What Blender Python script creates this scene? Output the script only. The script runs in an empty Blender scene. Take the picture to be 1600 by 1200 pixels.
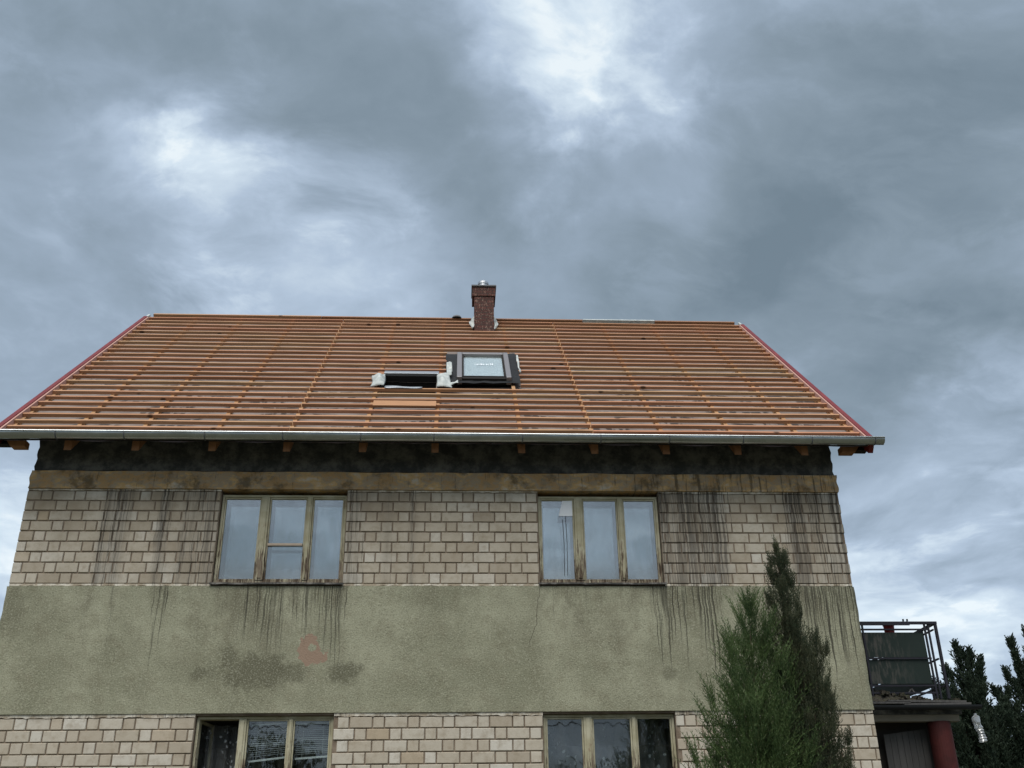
import bpy, math, random, zlib
import numpy as np
from mathutils import Matrix, Vector
R = math.radians
rnd = random.Random(7)
scn = bpy.context.scene
COL = scn.collection

# ------------------------------------------------------------------ camera
cd = bpy.data.cameras.new('camera'); cam = bpy.data.objects.new('camera', cd); COL.objects.link(cam)
cd.sensor_width = 36.0; cd.lens = 36.0; cd.clip_start = 0.05; cd.clip_end = 3000
rt, up, fw = Vector((0.998624, -0.050834, -0.012848)), Vector((-0.010586, -0.435463, 0.900144)), Vector((0.051352, 0.89877, 0.435402))
M = Matrix.Identity(4)
for i in range(3):
    M[i][0] = rt[i]; M[i][1] = up[i]; M[i][2] = -fw[i]
M[0][3], M[1][3], M[2][3] = 6.130, -14.152, 1.65
cam.matrix_world = M
scn.camera = cam

# ------------------------------------------------------------------ colour management, sun
scn.view_settings.view_transform = 'Standard'; scn.view_settings.look = 'None'
scn.view_settings.exposure = 1.18; scn.view_settings.gamma = 1.0
scn.view_settings.use_curve_mapping = False
SUN_EL, SUN_AZ = 58, 195          # azimuth clockwise from +Y
sd = bpy.data.lights.new('sun', 'SUN'); sd.energy = 1.5; sd.angle = R(52); sd.color = (1.0, 0.965, 0.91)
sun = bpy.data.objects.new('sun', sd); COL.objects.link(sun)
sv = Vector((math.sin(R(SUN_AZ))*math.cos(R(SUN_EL)), math.cos(R(SUN_AZ))*math.cos(R(SUN_EL)), math.sin(R(SUN_EL))))
sun.rotation_euler = sv.to_track_quat('Z', 'Y').to_euler()

# ------------------------------------------------------------------ node helper
class NT:
    def __init__(s, tree): s.t = tree; s.n = tree.nodes; s.l = tree.links
    def put(s, sock, v):
        if v is None: return
        if isinstance(v, bpy.types.NodeSocket): s.l.new(v, sock)
        elif isinstance(v, (int, float)) and sock.type in ('VECTOR', 'RGBA'):
            sock.default_value = (v, v, v) if sock.type == 'VECTOR' else (v, v, v, 1)
        elif sock.type == 'RGBA' and len(v) == 3: sock.default_value = (*v, 1)
        else: sock.default_value = v
    def math(s, op, a, b=None, c=None, clamp=False):
        n = s.n.new('ShaderNodeMath'); n.operation = op; n.use_clamp = clamp
        for i, v in enumerate((a, b, c)): s.put(n.inputs[i], v)
        return n.outputs[0]
    def vec(s, op, a, b=None, out=0):
        n = s.n.new('ShaderNodeVectorMath'); n.operation = op
        s.put(n.inputs[0], a)
        if b is not None:
            s.put(n.inputs['Scale'] if op == 'SCALE' else n.inputs[1], b)
        return n.outputs[out]
    def comb(s, x=0, y=0, z=0):
        n = s.n.new('ShaderNodeCombineXYZ')
        for i, v in enumerate((x, y, z)): s.put(n.inputs[i], v)
        return n.outputs[0]
    def sep(s, v):
        n = s.n.new('ShaderNodeSeparateXYZ'); s.put(n.inputs[0], v); return n.outputs
    def noise(s, v, scale=5, detail=3, rough=.5, dist=0, color=False):
        n = s.n.new('ShaderNodeTexNoise'); s.put(n.inputs['Vector'], v)
        n.inputs['Scale'].default_value = scale; n.inputs['Detail'].default_value = detail
        n.inputs['Roughness'].default_value = rough; n.inputs['Distortion'].default_value = dist
        return n.outputs[1 if color else 0]
    def voro(s, v, scale=5, feature='F1'):
        n = s.n.new('ShaderNodeTexVoronoi'); s.put(n.inputs['Vector'], v); n.feature = feature
        n.inputs['Scale'].default_value = scale; return n.outputs['Distance']
    def rng(s, v, a, b, c=0., d=1., smooth=True):
        n = s.n.new('ShaderNodeMapRange'); n.interpolation_type = 'SMOOTHSTEP' if smooth else 'LINEAR'
        for i, q in enumerate((v, a, b, c, d)): s.put(n.inputs[i], q)
        return n.outputs[0]
    def mix(s, f, a, b, blend='MIX'):
        n = s.n.new('ShaderNodeMix'); n.data_type = 'RGBA'; n.blend_type = blend
        s.put(n.inputs['Factor'], f); s.put(n.inputs['A'], a); s.put(n.inputs['B'], b)
        n.clamp_factor = True
        return n.outputs['Result']
    def ramp(s, f, stops, interp='LINEAR'):
        n = s.n.new('ShaderNodeValToRGB'); cr = n.color_ramp; cr.interpolation = interp
        for i, (p, c) in enumerate(stops):
            e = cr.elements[i] if i < 2 else cr.elements.new(p)
            e.position = p
            e.color = (c, c, c, 1) if isinstance(c, (int, float)) else (*c, 1)
        s.put(n.inputs[0], f); return n.outputs[0]
    def pos(s): return s.n.new('ShaderNodeNewGeometry').outputs['Position']
    def rand(s): return s.n.new('ShaderNodeObjectInfo').outputs['Random']
    def obj(s): return s.n.new('ShaderNodeTexCoord').outputs['Object']
    def bump(s, h, strength=.5, dist=.01):
        n = s.n.new('ShaderNodeBump'); n.inputs['Strength'].default_value = strength
        n.inputs['Distance'].default_value = dist; s.put(n.inputs['Height'], h); return n.outputs[0]

MATS = {}
def mat(name, col, rough=.8, metal=0., bump=None, spec=.3):
    """col: tuple, or function(nt) -> colour socket; bump: function(nt) -> normal socket"""
    m = bpy.data.materials.new(name); m.use_nodes = True
    nt = NT(m.node_tree); b = nt.n['Principled BSDF']
    nt.put(b.inputs['Base Color'], col(nt) if callable(col) else col)
    nt.put(b.inputs['Roughness'], rough(nt) if callable(rough) else rough)
    b.inputs['Metallic'].default_value = metal; b.inputs['Specular IOR Level'].default_value = spec
    if bump: nt.put(b.inputs['Normal'], bump(nt))
    MATS[name] = m
    return m

# ------------------------------------------------------------------ world: overcast, broken stratocumulus
w = bpy.data.worlds.new('World'); scn.world = w; w.use_nodes = True
nt = NT(w.node_tree)
for n in list(nt.n): nt.n.remove(n)
out = nt.n.new('ShaderNodeOutputWorld'); bg = nt.n.new('ShaderNodeBackground')
sky = nt.n.new('ShaderNodeTexSky'); sky.sky_type = 'NISHITA'; sky.sun_disc = False
sky.sun_elevation = R(SUN_EL); sky.sun_rotation = R(SUN_AZ)
d = nt.n.new('ShaderNodeTexCoord').outputs['Generated']
d = nt.vec('NORMALIZE', d)
sx, sy, sz = nt.sep(d)
den = nt.math('ADD', nt.math('MAXIMUM', sz, 0.0), 0.22)
pl = nt.comb(nt.math('DIVIDE', sx, den), nt.math('DIVIDE', sy, den), nt.math('MULTIPLY', sz, .4))
w1 = nt.vec('SUBTRACT', nt.noise(pl, 1.3, 4, .5, color=True), (.5, .5, .5))
pl2 = nt.vec('ADD', pl, nt.vec('SCALE', w1, .5))
n1 = nt.noise(pl2, 1.5, 8, .5)
n2 = nt.noise(nt.vec('ADD', pl2, (7.3, 2.1, 0.)), 5.0, 8, .56)
n3 = nt.noise(nt.vec('ADD', pl2, (1.7, 9.4, 0.)), 2.4, 10, .6)
w2 = nt.vec('SUBTRACT', nt.noise(pl2, 3.0, 8, .56, color=True), (.5, .5, .5))
dw = nt.vec('ADD', d, nt.vec('SCALE', w2, .24))
BL = [(-16.4, 36.8, 0.068, 0.34), (-19.1, 37.1, 0.087, 0.12), (-24.9, 35.4, 0.107, 0.16), (-7.9, 39.8, 0.145, 0.16), (5.6, 43.3, 0.068, 0.27), (8.4, 40.8, 0.045, 0.2), (13.6, 42.3, 0.066, 0.27), (10.9, 45.4, 0.116, 0.16), (16.7, 36.4, 0.078, 0.2), (-14.1, 30.9, 0.165, 0.2), (-7.5, 32.1, 0.087, 0.2), (27.8, 12.6, 0.14, 0.17), (28.7, 8.5, 0.12, 0.14), (26.2, 19.0, 0.107, 0.22), (23.7, 12.1, 0.097, 0.15), (-23.0, 15.6, 0.145, 0.2), (28.8, 21.6, 0.058, 0.14), (-25.0, 38.9, 0.213, -0.2), (-13.1, 43.8, 0.233, -0.22), (-3.7, 40.7, 0.145, -0.2), (-0.9, 36.4, 0.107, -0.06), (25.4, 39.4, 0.32, -0.2), (31.1, 28.8, 0.252, -0.22), (30.5, 24.9, 0.087, -0.14), (21.2, 30.7, 0.194, -0.14), (-12.2, 34.2, 0.145, -0.1), (26.9, 17.6, 0.116, -0.16), (24.2, 14.9, 0.078, -0.1), (7.6, 33.2, 0.155, -0.1), (-23.7, 22.3, 0.116, -0.08)]
acc = nt.math('MULTIPLY_ADD', nt.math('SUBTRACT', n1, .5), .55, .595)
acc = nt.math('MULTIPLY_ADD', nt.math('SUBTRACT', n2, .5), .85, acc)
acc = nt.math('MULTIPLY_ADD', nt.rng(n3, .47, .58), .17, nt.math('SUBTRACT', acc, .085))   # crisper cloud edges
for az, el, rad, amp in BL:
    c = (math.sin(R(az))*math.cos(R(el)), math.cos(R(az))*math.cos(R(el)), math.sin(R(el)))
    n = nt.n.new('ShaderNodeVectorMath'); n.operation = 'DISTANCE'; nt.put(n.inputs[0], dw); n.inputs[1].default_value = c
    acc = nt.math('ADD', acc, nt.rng(n.outputs['Value'], 0.0, rad*1.35, amp*1.05, 0.0))
cl = nt.ramp(acc, [(0.0, (.165, .22, .262)), (.26, (.235, .30, .355)), (.5, (.32, .40, .49)), (.72, (.455, .555, .68)), (.92, (.69, .80, .89)), (1.0, (.84, .92, .96))])
cl = nt.vec('SCALE', cl, .45)
nish = nt.vec('SCALE', sky.outputs[0], .10)
nt.put(bg.inputs['Color'], nt.mix(.06, cl, nish)); bg.inputs['Strength'].default_value = 1.0
nt.l.new(bg.outputs[0], out.inputs[0])

# ------------------------------------------------------------------ mesh builder
class MB:
    def __init__(s): s.v = []; s.f = []
    def hexa(s, p):
        b = len(s.v); s.v += [tuple(q) for q in p]
        s.f += [tuple(b+i for i in q) for q in ((0,3,2,1),(4,5,6,7),(0,1,5,4),(1,2,6,5),(2,3,7,6),(3,0,4,7))]
        return s
    def box(s, x0, x1, y0, y1, z0, z1):
        return s.hexa([(x0,y0,z0),(x1,y0,z0),(x1,y1,z0),(x0,y1,z0),(x0,y0,z1),(x1,y0,z1),(x1,y1,z1),(x0,y1,z1)])
    def quad(s, *p):
        b = len(s.v); s.v += [tuple(q) for q in p]; s.f.append(tuple(range(b, b+len(p)))); return s
    def tube(s, path, r, n=8, cap=True, r2=None):
        path = [Vector(q) for q in path]; b = len(s.v); m = len(path)
        for i, q in enumerate(path):
            t = (path[min(i+1, m-1)] - path[max(i-1, 0)]).normalized()
            a = t.cross(Vector((0, 0, 1)) if abs(t.z) < .9 else Vector((1, 0, 0))).normalized(); c = t.cross(a)
            rr = r[i] if isinstance(r, (list, tuple)) else r
            for k in range(n):
                an = 2*math.pi*k/n; s.v.append(tuple(q + a*rr*math.cos(an) + c*rr*math.sin(an)))
        for i in range(m-1):
            for k in range(n):
                s.f.append((b+i*n+k, b+i*n+(k+1) % n, b+(i+1)*n+(k+1) % n, b+(i+1)*n+k))
        if cap: s.f += [tuple(b+k for k in range(n))[::-1], tuple(b+(m-1)*n+k for k in range(n))]
        return s
    def lathe(s, prof, c, n=20):
        b = len(s.v)
        for r, z in prof:
            for k in range(n):
                an = 2*math.pi*k/n; s.v.append((c[0]+r*math.cos(an), c[1]+r*math.sin(an), c[2]+z))
        for i in range(len(prof)-1):
            for k in range(n):
                s.f.append((b+i*n+k, b+i*n+(k+1) % n, b+(i+1)*n+(k+1) % n, b+(i+1)*n+k))
        return s
    def grid(s, nx, ny, fn, skip=None):
        b = len(s.v)
        for j in range(ny+1):
            for i in range(nx+1): s.v.append(tuple(fn(i/nx, j/ny)))
        for j in range(ny):
            for i in range(nx):
                if skip and skip((i+.5)/nx, (j+.5)/ny): continue
                a = b+j*(nx+1)+i; s.f.append((a, a+1, a+nx+2, a+nx+1))
        return s
    def mesh(s, name, m, smooth=False):
        me = bpy.data.meshes.new(name); me.from_pydata(s.v, [], s.f); me.update()
        me.materials.append(MATS[m] if isinstance(m, str) else m)
        if smooth: me.polygons.foreach_set('use_smooth', [True]*len(me.polygons))
        return me
    def build(s, name, m, parent=None, smooth=False, bevel=0, loc=(0,0,0)):
        return link(name, s.mesh(name, m, smooth), parent, bevel, loc)
def link(name, me, parent=None, bevel=0, loc=(0,0,0)):
    o = bpy.data.objects.new(name, me); COL.objects.link(o); o.parent = parent; o.location = loc
    if bevel:
        md = o.modifiers.new('bevel', 'BEVEL'); md.width = bevel; md.segments = 2; md.limit_method = 'ANGLE'
    return o
def tag(o, label=None, cat=None, group=None, kind=None):
    for k, v in (('label', label), ('category', cat), ('group', group), ('kind', kind)):
        if v: o[k] = v
    return o
def empty(name, loc, label, cat, group=None):
    o = bpy.data.objects.new(name, None); COL.objects.link(o); o.location = loc; o.empty_display_size = .2
    return tag(o, label, cat, group)

# ------------------------------------------------------------------ key measures (metres, facade in plane y = 0)
XL, XR = 0.0, 11.77
ZP, ZB, ZT, ZBEAM = 3.657, 5.361, 6.767, 7.03      # plaster bottom, plaster top, beam bottom, beam top
OV, ZE, RP, YR = -0.62, 7.363, 0.7386, 4.92         # eave y, z, roof pitch, ridge y
SR = (YR-OV)/math.cos(RP)
WX = [(2.73, 4.525), (7.29, 9.065)]
WU = (5.40, 6.715); WL = (2.28, 3.632)
DEPTH = 9.84
cs, sn = math.cos(RP), math.sin(RP)
def RPt(X, s, h): return (X, OV + s*cs - h*sn, ZE + s*sn + h*cs)
def rbox(mb, X0, X1, s0, s1, h0, h1):
    return mb.hexa([RPt(X0,s0,h0), RPt(X1,s0,h0), RPt(X1,s1,h0), RPt(X0,s1,h0), RPt(X0,s0,h1), RPt(X1,s0,h1), RPt(X1,s1,h1), RPt(X0,s1,h1)])

# ------------------------------------------------------------------ materials
def streaks(nt, stops, ztop, full, lenscale=1.0, fx=17., seed=0.):
    """dark run marks: density along x from stops [(x, d)], hanging from height ztop"""
    x, y, z = nt.sep(nt.pos())
    wob = nt.math('MULTIPLY', nt.math('SUBTRACT', nt.noise(nt.comb(nt.math('MULTIPLY', x, 3.), seed, nt.math('MULTIPLY', z, 2.2)), 1., 2), .5), .07)
    xw = nt.math('ADD', nt.math('ADD', x, wob), nt.math('MULTIPLY', nt.math('SUBTRACT', nt.noise(nt.comb(nt.math('MULTIPLY', x, 14.), seed+1., nt.math('MULTIPLY', z, 13.)), 1., 2), .5), .022))
    dn = nt.ramp(nt.math('DIVIDE', nt.math('ADD', xw, .5), 13.), [((a+.5)/13., b) for a, b in stops])
    n = nt.noise(nt.comb(nt.math('MULTIPLY', xw, fx), seed+3.1, nt.math('MULTIPLY', z, .55)), 1., 3.5, .68)
    th = nt.math('SUBTRACT', .74, nt.math('MULTIPLY', dn, .28))
    m = nt.math('MULTIPLY', nt.rng(nt.math('SUBTRACT', n, th), 0.0, .09), .93)
    nw = nt.noise(nt.comb(nt.math('MULTIPLY', xw, fx*.33), seed+5.3, nt.math('MULTIPLY', z, .9)), 1., 5, .68)
    m = nt.math('MAXIMUM', m, nt.math('MULTIPLY', nt.rng(nt.math('SUBTRACT', nw, nt.math('ADD', th, -.04)), 0.0, .26), .85))
    dep = nt.math('SUBTRACT', ztop, z)
    if not full:
        ln = nt.noise(nt.comb(nt.math('MULTIPLY', xw, 34.), seed+7.7, 0.), 1., 2, .6)
        L = nt.math('MULTIPLY', nt.math('MULTIPLY', nt.rng(ln, .3, .72, .06, 1.5), dn), lenscale)
        m = nt.math('MULTIPLY', m, nt.rng(nt.math('SUBTRACT', L, dep), 0., .4))
    else:
        m = nt.math('MULTIPLY', m, nt.rng(dep, 0., 1.5, 1., .72))
    m = nt.math('MULTIPLY', m, nt.rng(dep, -.02, .01))
    return m, dn, (x, y, z)

UP = [(-.4, .1), (.4, .02), (1.0, .1), (1.12, .9), (1.42, .85), (1.55, .3), (1.85, .3), (1.94, 1.0), (2.02, .75), (2.12, .3), (2.25, .75), (2.7, .8), (4.5, .85), (4.72, .75), (4.95, .2), (5.12, .75), (5.3, .08), (5.5, .8), (5.6, .15), (6.9, .12), (7.2, .25), (8.9, .9), (9.2, 1.02), (9.95, .98), (10.12, .45), (10.3, .1), (10.85, .1), (10.98, 1.08), (11.16, 1.05), (11.24, .72), (11.7, .92)]
def brick_col(nt):
    m, dn, (x, y, z) = streaks(nt, UP, 6.77, True, fx=40.)
    r = nt.rand()
    base = nt.ramp(r, [(0., (.37, .315, .24)), (.25, (.44, .385, .30)), (.55, (.475, .425, .34)), (.8, (.51, .465, .385)), (.93, (.56, .525, .45)), (1., (.41, .33, .23))])
    p = nt.pos()
    base = nt.mix(nt.rng(nt.noise(p, 9, 5, .62), .42, .75, 0, .55), base, (.27, .215, .145))
    grime = nt.rng(nt.noise(p, 1.3, 5, .6), .38, .68, 0., .68)
    up = nt.rng(z, 5.0, 5.3); grime = nt.math('MULTIPLY', grime, up)
    grime = nt.math('MULTIPLY', grime, nt.rng(z, 5.6, 6.75, .45, 1.0))
    base = nt.mix(grime, base, (.215, .172, .115))
    base = nt.mix(nt.rng(nt.noise(p, 160, 2), .45, .8, 0, .22), base, (.22, .17, .12))
    m = nt.math('MULTIPLY', m, up)
    pale = nt.math('MULTIPLY', nt.math('MULTIPLY', nt.rng(dn, .6, 1., 0., .4), up), nt.rng(nt.noise(nt.comb(nt.math('MULTIPLY', x, 24.), 1.5, nt.math('MULTIPLY', z, .8)), 1., 2), .52, .62))
    base = nt.mix(pale, base, (.58, .54, .46))
    haze = nt.math('MULTIPLY', nt.rng(dn, .3, 1.05, 0., .38), up)
    base = nt.mix(haze, base, (.14, .125, .1))
    return nt.mix(nt.math('MULTIPLY', m, .9), base, (.055, .047, .038))
mat('brick_face', brick_col, .88, bump=lambda nt: nt.bump(nt.noise(nt.pos(), 55, 5, .65), .35, .006))
def mortar_col(nt):
    m, dn, (x, y, z) = streaks(nt, UP, 6.77, True, fx=40.)
    b = nt.mix(nt.rng(nt.noise(nt.pos(), 6, 4), .35, .7), (.16, .12, .085), (.24, .19, .14))
    return nt.mix(nt.math('MULTIPLY', nt.math('MULTIPLY', m, nt.rng(z, 5., 5.3)), .8), b, (.05, .042, .034))
mat('mortar', mortar_col, .95, bump=lambda nt: nt.bump(nt.noise(nt.pos(), 70, 4), .6, .008))
def bed_col(nt):
    m, dn, (x, y, z) = streaks(nt, UP, 6.78, True, fx=40.)
    b = nt.mix(nt.rng(nt.noise(nt.pos(), 5, 5, .65), .42, .62), (.36, .30, .22), (.68, .63, .53))
    return nt.mix(nt.math('MULTIPLY', m, .92), b, (.05, .043, .036))
mat('bed_mortar', bed_col, .95, bump=lambda nt: nt.bump(nt.noise(nt.pos(), 45, 4), .6, .01))

PLS = [(-.4, .1), (1.0, .2), (1.1, .55), (1.2, .3), (1.36, .3), (1.43, .95), (1.5, .3), (1.95, .4), (2.03, 1.06), (2.12, .95), (2.2, .35), (2.7, .3), (2.8, .72), (3.1, .55), (3.2, .85), (4.0, .88), (4.5, .95), (4.6, .85), (4.72, .2), (5.3, .2), (5.48, .62), (5.56, .2), (7.2, .2), (7.35, .6), (8.75, .55), (8.88, .98), (9.3, .92), (9.75, 1.05), (9.95, .45), (10.2, .6), (10.9, .55), (11.0, 1.0)]
def ell(nt, x, z, cx, cz, rx, rz, wob, soft=.6):
    a = nt.math('DIVIDE', nt.math('SUBTRACT', x, cx), rx); b = nt.math('DIVIDE', nt.math('SUBTRACT', z, cz), rz)
    q = nt.math('ADD', nt.math('SQRT', nt.math('ADD', nt.math('MULTIPLY', a, a), nt.math('MULTIPLY', b, b))), wob)
    return nt.rng(q, 1.0, 1.0-soft)
def plaster_col(nt):
    p = nt.pos()
    m, dn, (x, y, z) = streaks(nt, PLS, ZB+.03, False, 1.0, fx=58., seed=11.)
    base = nt.mix(nt.rng(nt.noise(p, 1.1, 5, .6), .34, .68), (.225, .222, .152), (.34, .335, .238))
    base = nt.mix(nt.rng(nt.noise(p, 4.5, 5, .65), .44, .74, 0, .6), base, (.205, .19, .128))
    # grimy zone under the window sills and course, as run-off leaves it
    run = nt.math('MULTIPLY', nt.rng(nt.noise(nt.comb(nt.math('MULTIPLY', x, 2.6), 4., nt.math('MULTIPLY', z, .9)), 1., 5, .65), .42, .66), nt.rng(z, 3.9, 5.36, .12, .8))
    run = nt.math('MULTIPLY', run, nt.rng(dn, .15, .7, .35, 1.))
    base = nt.mix(run, base, (.135, .122, .083))
    wob = nt.math('MULTIPLY', nt.math('SUBTRACT', nt.noise(p, 4.2, 6, .68), .5), 2.2)
    for cx, cz, rx, rz, f in ((3.44, 4.19, .66, .31, .9), (3.1, 4.36, .16, .2, .7), (3.92, 4.18, .32, .2, .7), (4.64, 4.16, .29, .19, .85), (2.70, 4.15, .15, .13, .8), (2.86, 4.17, .12, .12, .45), (9.03, 4.14, .12, .12, .6), (11.5, 5.1, .3, .3, .4), (.12, 5.0, .25, .5, .5)):
        base = nt.mix(nt.math('MULTIPLY', ell(nt, x, z, cx, cz, rx, rz, wob), f), base, (.125, .12, .08))
    base = nt.mix(nt.rng(nt.noise(p, 44, 3, .65), .5, .64, 0., .42), base, (.43, .42, .32))
    base = nt.mix(nt.rng(nt.noise(nt.vec('ADD', p, (3.3, 0., 5.1)), 50, 3, .65), .52, .64, 0., .45), base, (.11, .105, .07))
    wob2 = nt.math('MULTIPLY', nt.math('SUBTRACT', nt.noise(p, 9, 4, .6), .5), 2.4)
    peel = nt.math('MAXIMUM', ell(nt, x, z, 4.14, 4.49, .15, .17, wob2, .06), ell(nt, x, z, 4.22, 4.37, .16, .10, wob2, .06))
    hole = ell(nt, x, z, 4.19, 4.50, .055, .05, wob2, .2)
    peel = nt.math('MULTIPLY', peel, nt.math('SUBTRACT', 1., hole))
    base = nt.mix(nt.math('MULTIPLY', peel, .95), base, (.285, .20, .145))
    # hairline crack at the right window
    cx = nt.math('ADD', nt.math('MULTIPLY', nt.math('SUBTRACT', nt.noise(nt.comb(0., 2., nt.math('MULTIPLY', z, 2.)), 1., 4, .6), .5), .3), nt.math('MULTIPLY_ADD', z, .23, 6.09))
    crack = nt.math('MULTIPLY', nt.rng(nt.math('ABSOLUTE', nt.math('SUBTRACT', x, cx)), .002, .007, 1., 0.), nt.rng(z, 4.4, 4.6))
    base = nt.mix(nt.math('MULTIPLY', crack, .7), base, (.06, .05, .035))
    return nt.mix(nt.math('MULTIPLY', m, .93), base, (.042, .039, .03))
def plaster_bump(nt):
    p = nt.pos()
    h = nt.math('ADD', nt.math('MULTIPLY', nt.noise(p, 58, 3, .6), 1.0), nt.math('MULTIPLY', nt.voro(p, 44), -.35))
    h = nt.math('ADD', h, nt.math('MULTIPLY', nt.noise(p, 5, 3, .5), .8))
    return nt.bump(h, .5, .012)
mat('plaster', plaster_col, .95, bump=plaster_bump, spec=.1)
def beam_col(nt):
    p = nt.pos(); x, y, z = nt.sep(p)
    v = nt.comb(nt.math('MULTIPLY', x, 13.), 5., nt.math('MULTIPLY', z, 1.2))
    b = nt.ramp(nt.noise(nt.vec('MULTIPLY', p, (1., 1., 1.8)), 2.1, 6, .65), [(.34, (.32, .27, .20)), (.44, (.50, .31, .14)), (.5, (.40, .32, .23)), (.56, (.60, .385, .17)), (.66, (.60, .53, .43))])
    b = nt.mix(nt.rng(nt.noise(p, 2.7, 7, .66), .5, .66, 0, .75), b, (.10, .078, .05))
    b = nt.mix(nt.rng(nt.noise(p, 3.1, 6, .7, 1.5), .6, .66, 0, .5), b, (.38, .33, .25))
    return nt.mix(nt.rng(nt.math('ADD', nt.noise(v, 1.6, 4, .7), nt.rng(x, 7.5, 10., -.02, .07)), .56, .68, 0, .7), b, (.075, .06, .042))
mat('beam_concrete', beam_col, .95, bump=lambda nt: nt.bump(nt.math('ADD', nt.noise(nt.pos(), 24, 5, .65), nt.math('MULTIPLY', nt.noise(nt.pos(), 3, 3), 2.)), .6, .02), spec=.1)
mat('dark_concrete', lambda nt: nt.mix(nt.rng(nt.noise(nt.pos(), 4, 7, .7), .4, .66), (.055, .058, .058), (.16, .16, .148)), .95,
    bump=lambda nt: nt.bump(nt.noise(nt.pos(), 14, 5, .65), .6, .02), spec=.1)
mat('interior', lambda nt: nt.mix(nt.noise(nt.pos(), 2, 3), (.10, .095, .085), (.16, .15, .135)), .9)
mat('rear_wall', (.3, .28, .22), .9)

def wood(name, cols, scale=(2.2, 40, 40), knots=True, dirt=.0, axis_obj=True):
    def col(nt):
        o = nt.pos(); r = nt.rand()
        x, y, z = nt.sep(o)
        off = nt.math('MULTIPLY', r, 53.)
        v = nt.comb(nt.math('ADD', nt.math('MULTIPLY', x, scale[0]), off), nt.math('MULTIPLY', y, scale[1]), nt.math('MULTIPLY', z, scale[2]))
        b = nt.ramp(r, [(i/(len(cols)-1), c) for i, c in enumerate(cols)])
        b = nt.mix(nt.rng(nt.noise(v, 1., 4, .6, .6), .38, .72, 0, .5), b, tuple(c*.55 for c in cols[0]))
        b = nt.mix(nt.rng(nt.noise(nt.vec('ADD', o, nt.comb(off, 0, 0)), .8, 3), .4, .7, 0, .45), b, cols[-1])
        if knots:
            k = nt.voro(nt.comb(nt.math('ADD', nt.math('MULTIPLY', x, 1.9), off), nt.math('MULTIPLY', y, 3.), nt.math('MULTIPLY', z, 3.)), 1.)
            b = nt.mix(nt.rng(k, .06, .12, .85, 0.), b, (.045, .02, .01))
        return b
    return mat(name, col, .72, bump=lambda nt: nt.bump(nt.noise(nt.vec('MULTIPLY', nt.pos(), scale), 1., 3), .25, .004), spec=.25)
wood('batten_wood', [(.34, .155, .08), (.42, .225, .115), (.45, .205, .115), (.45, .29, .155), (.49, .24, .14)])
wood('counter_wood', [(.42, .235, .115), (.46, .28, .15), (.40, .22, .11)], (20, 8, 8))
wood('rafter_wood', [(.27, .13, .065), (.34, .17, .085)], (30, 10, 10))
wood('plank_wood', [(.42, .215, .11), (.45, .24, .12)], (2.2, 40, 40))
wood('grey_plank', [(.06, .058, .055), (.10, .095, .09)], (22, 22, 2.0), knots=False)
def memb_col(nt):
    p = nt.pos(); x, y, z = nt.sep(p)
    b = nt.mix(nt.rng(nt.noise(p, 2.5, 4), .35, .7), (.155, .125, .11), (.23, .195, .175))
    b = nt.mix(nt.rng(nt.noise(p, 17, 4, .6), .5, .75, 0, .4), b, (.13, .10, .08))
    # dark broken rows along the lengths of foil, repeating at the batten spacing
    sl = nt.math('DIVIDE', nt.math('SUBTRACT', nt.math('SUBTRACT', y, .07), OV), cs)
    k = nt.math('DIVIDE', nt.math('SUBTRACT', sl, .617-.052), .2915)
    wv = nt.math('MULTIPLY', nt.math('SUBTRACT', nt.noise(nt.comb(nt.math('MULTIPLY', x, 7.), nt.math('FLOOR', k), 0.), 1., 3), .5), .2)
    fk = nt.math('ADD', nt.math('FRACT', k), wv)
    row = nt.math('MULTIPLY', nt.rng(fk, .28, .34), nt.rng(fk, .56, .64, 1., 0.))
    dash = nt.math('MULTIPLY', nt.rng(nt.noise(nt.comb(nt.math('MULTIPLY', x, 12.), nt.math('FLOOR', k), nt.math('MULTIPLY', z, 5.)), 1., 2), .42, .5), nt.rng(nt.noise(nt.comb(nt.math('MULTIPLY', x, .9), 4., nt.math('MULTIPLY', nt.math('FLOOR', k), 3.3)), 1.3, 1), .50, .56))
    return nt.mix(nt.math('MULTIPLY', nt.math('MULTIPLY', row, dash), .9), b, (.02, .017, .016))
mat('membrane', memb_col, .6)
mat('zinc', lambda nt: nt.mix(nt.rng(nt.noise(nt.pos(), 6, 5, .6), .4, .7), (.42, .45, .46), (.50, .53, .54)), .24, metal=.95)
mat('red_metal', lambda nt: nt.mix(nt.rng(nt.noise(nt.pos(), 3, 4), .4, .7), (.15, .016, .018), (.20, .026, .026)), .5, spec=.3)
mat('metal_sheen', lambda nt: nt.mix(nt.noise(nt.pos(), 5, 3), (.45, .25, .2), (.52, .33, .28)), .75, spec=.1)  # matte pink, the sheen of red metal put into the colour
mat('black_board', (.018, .015, .013), .9)
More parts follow.
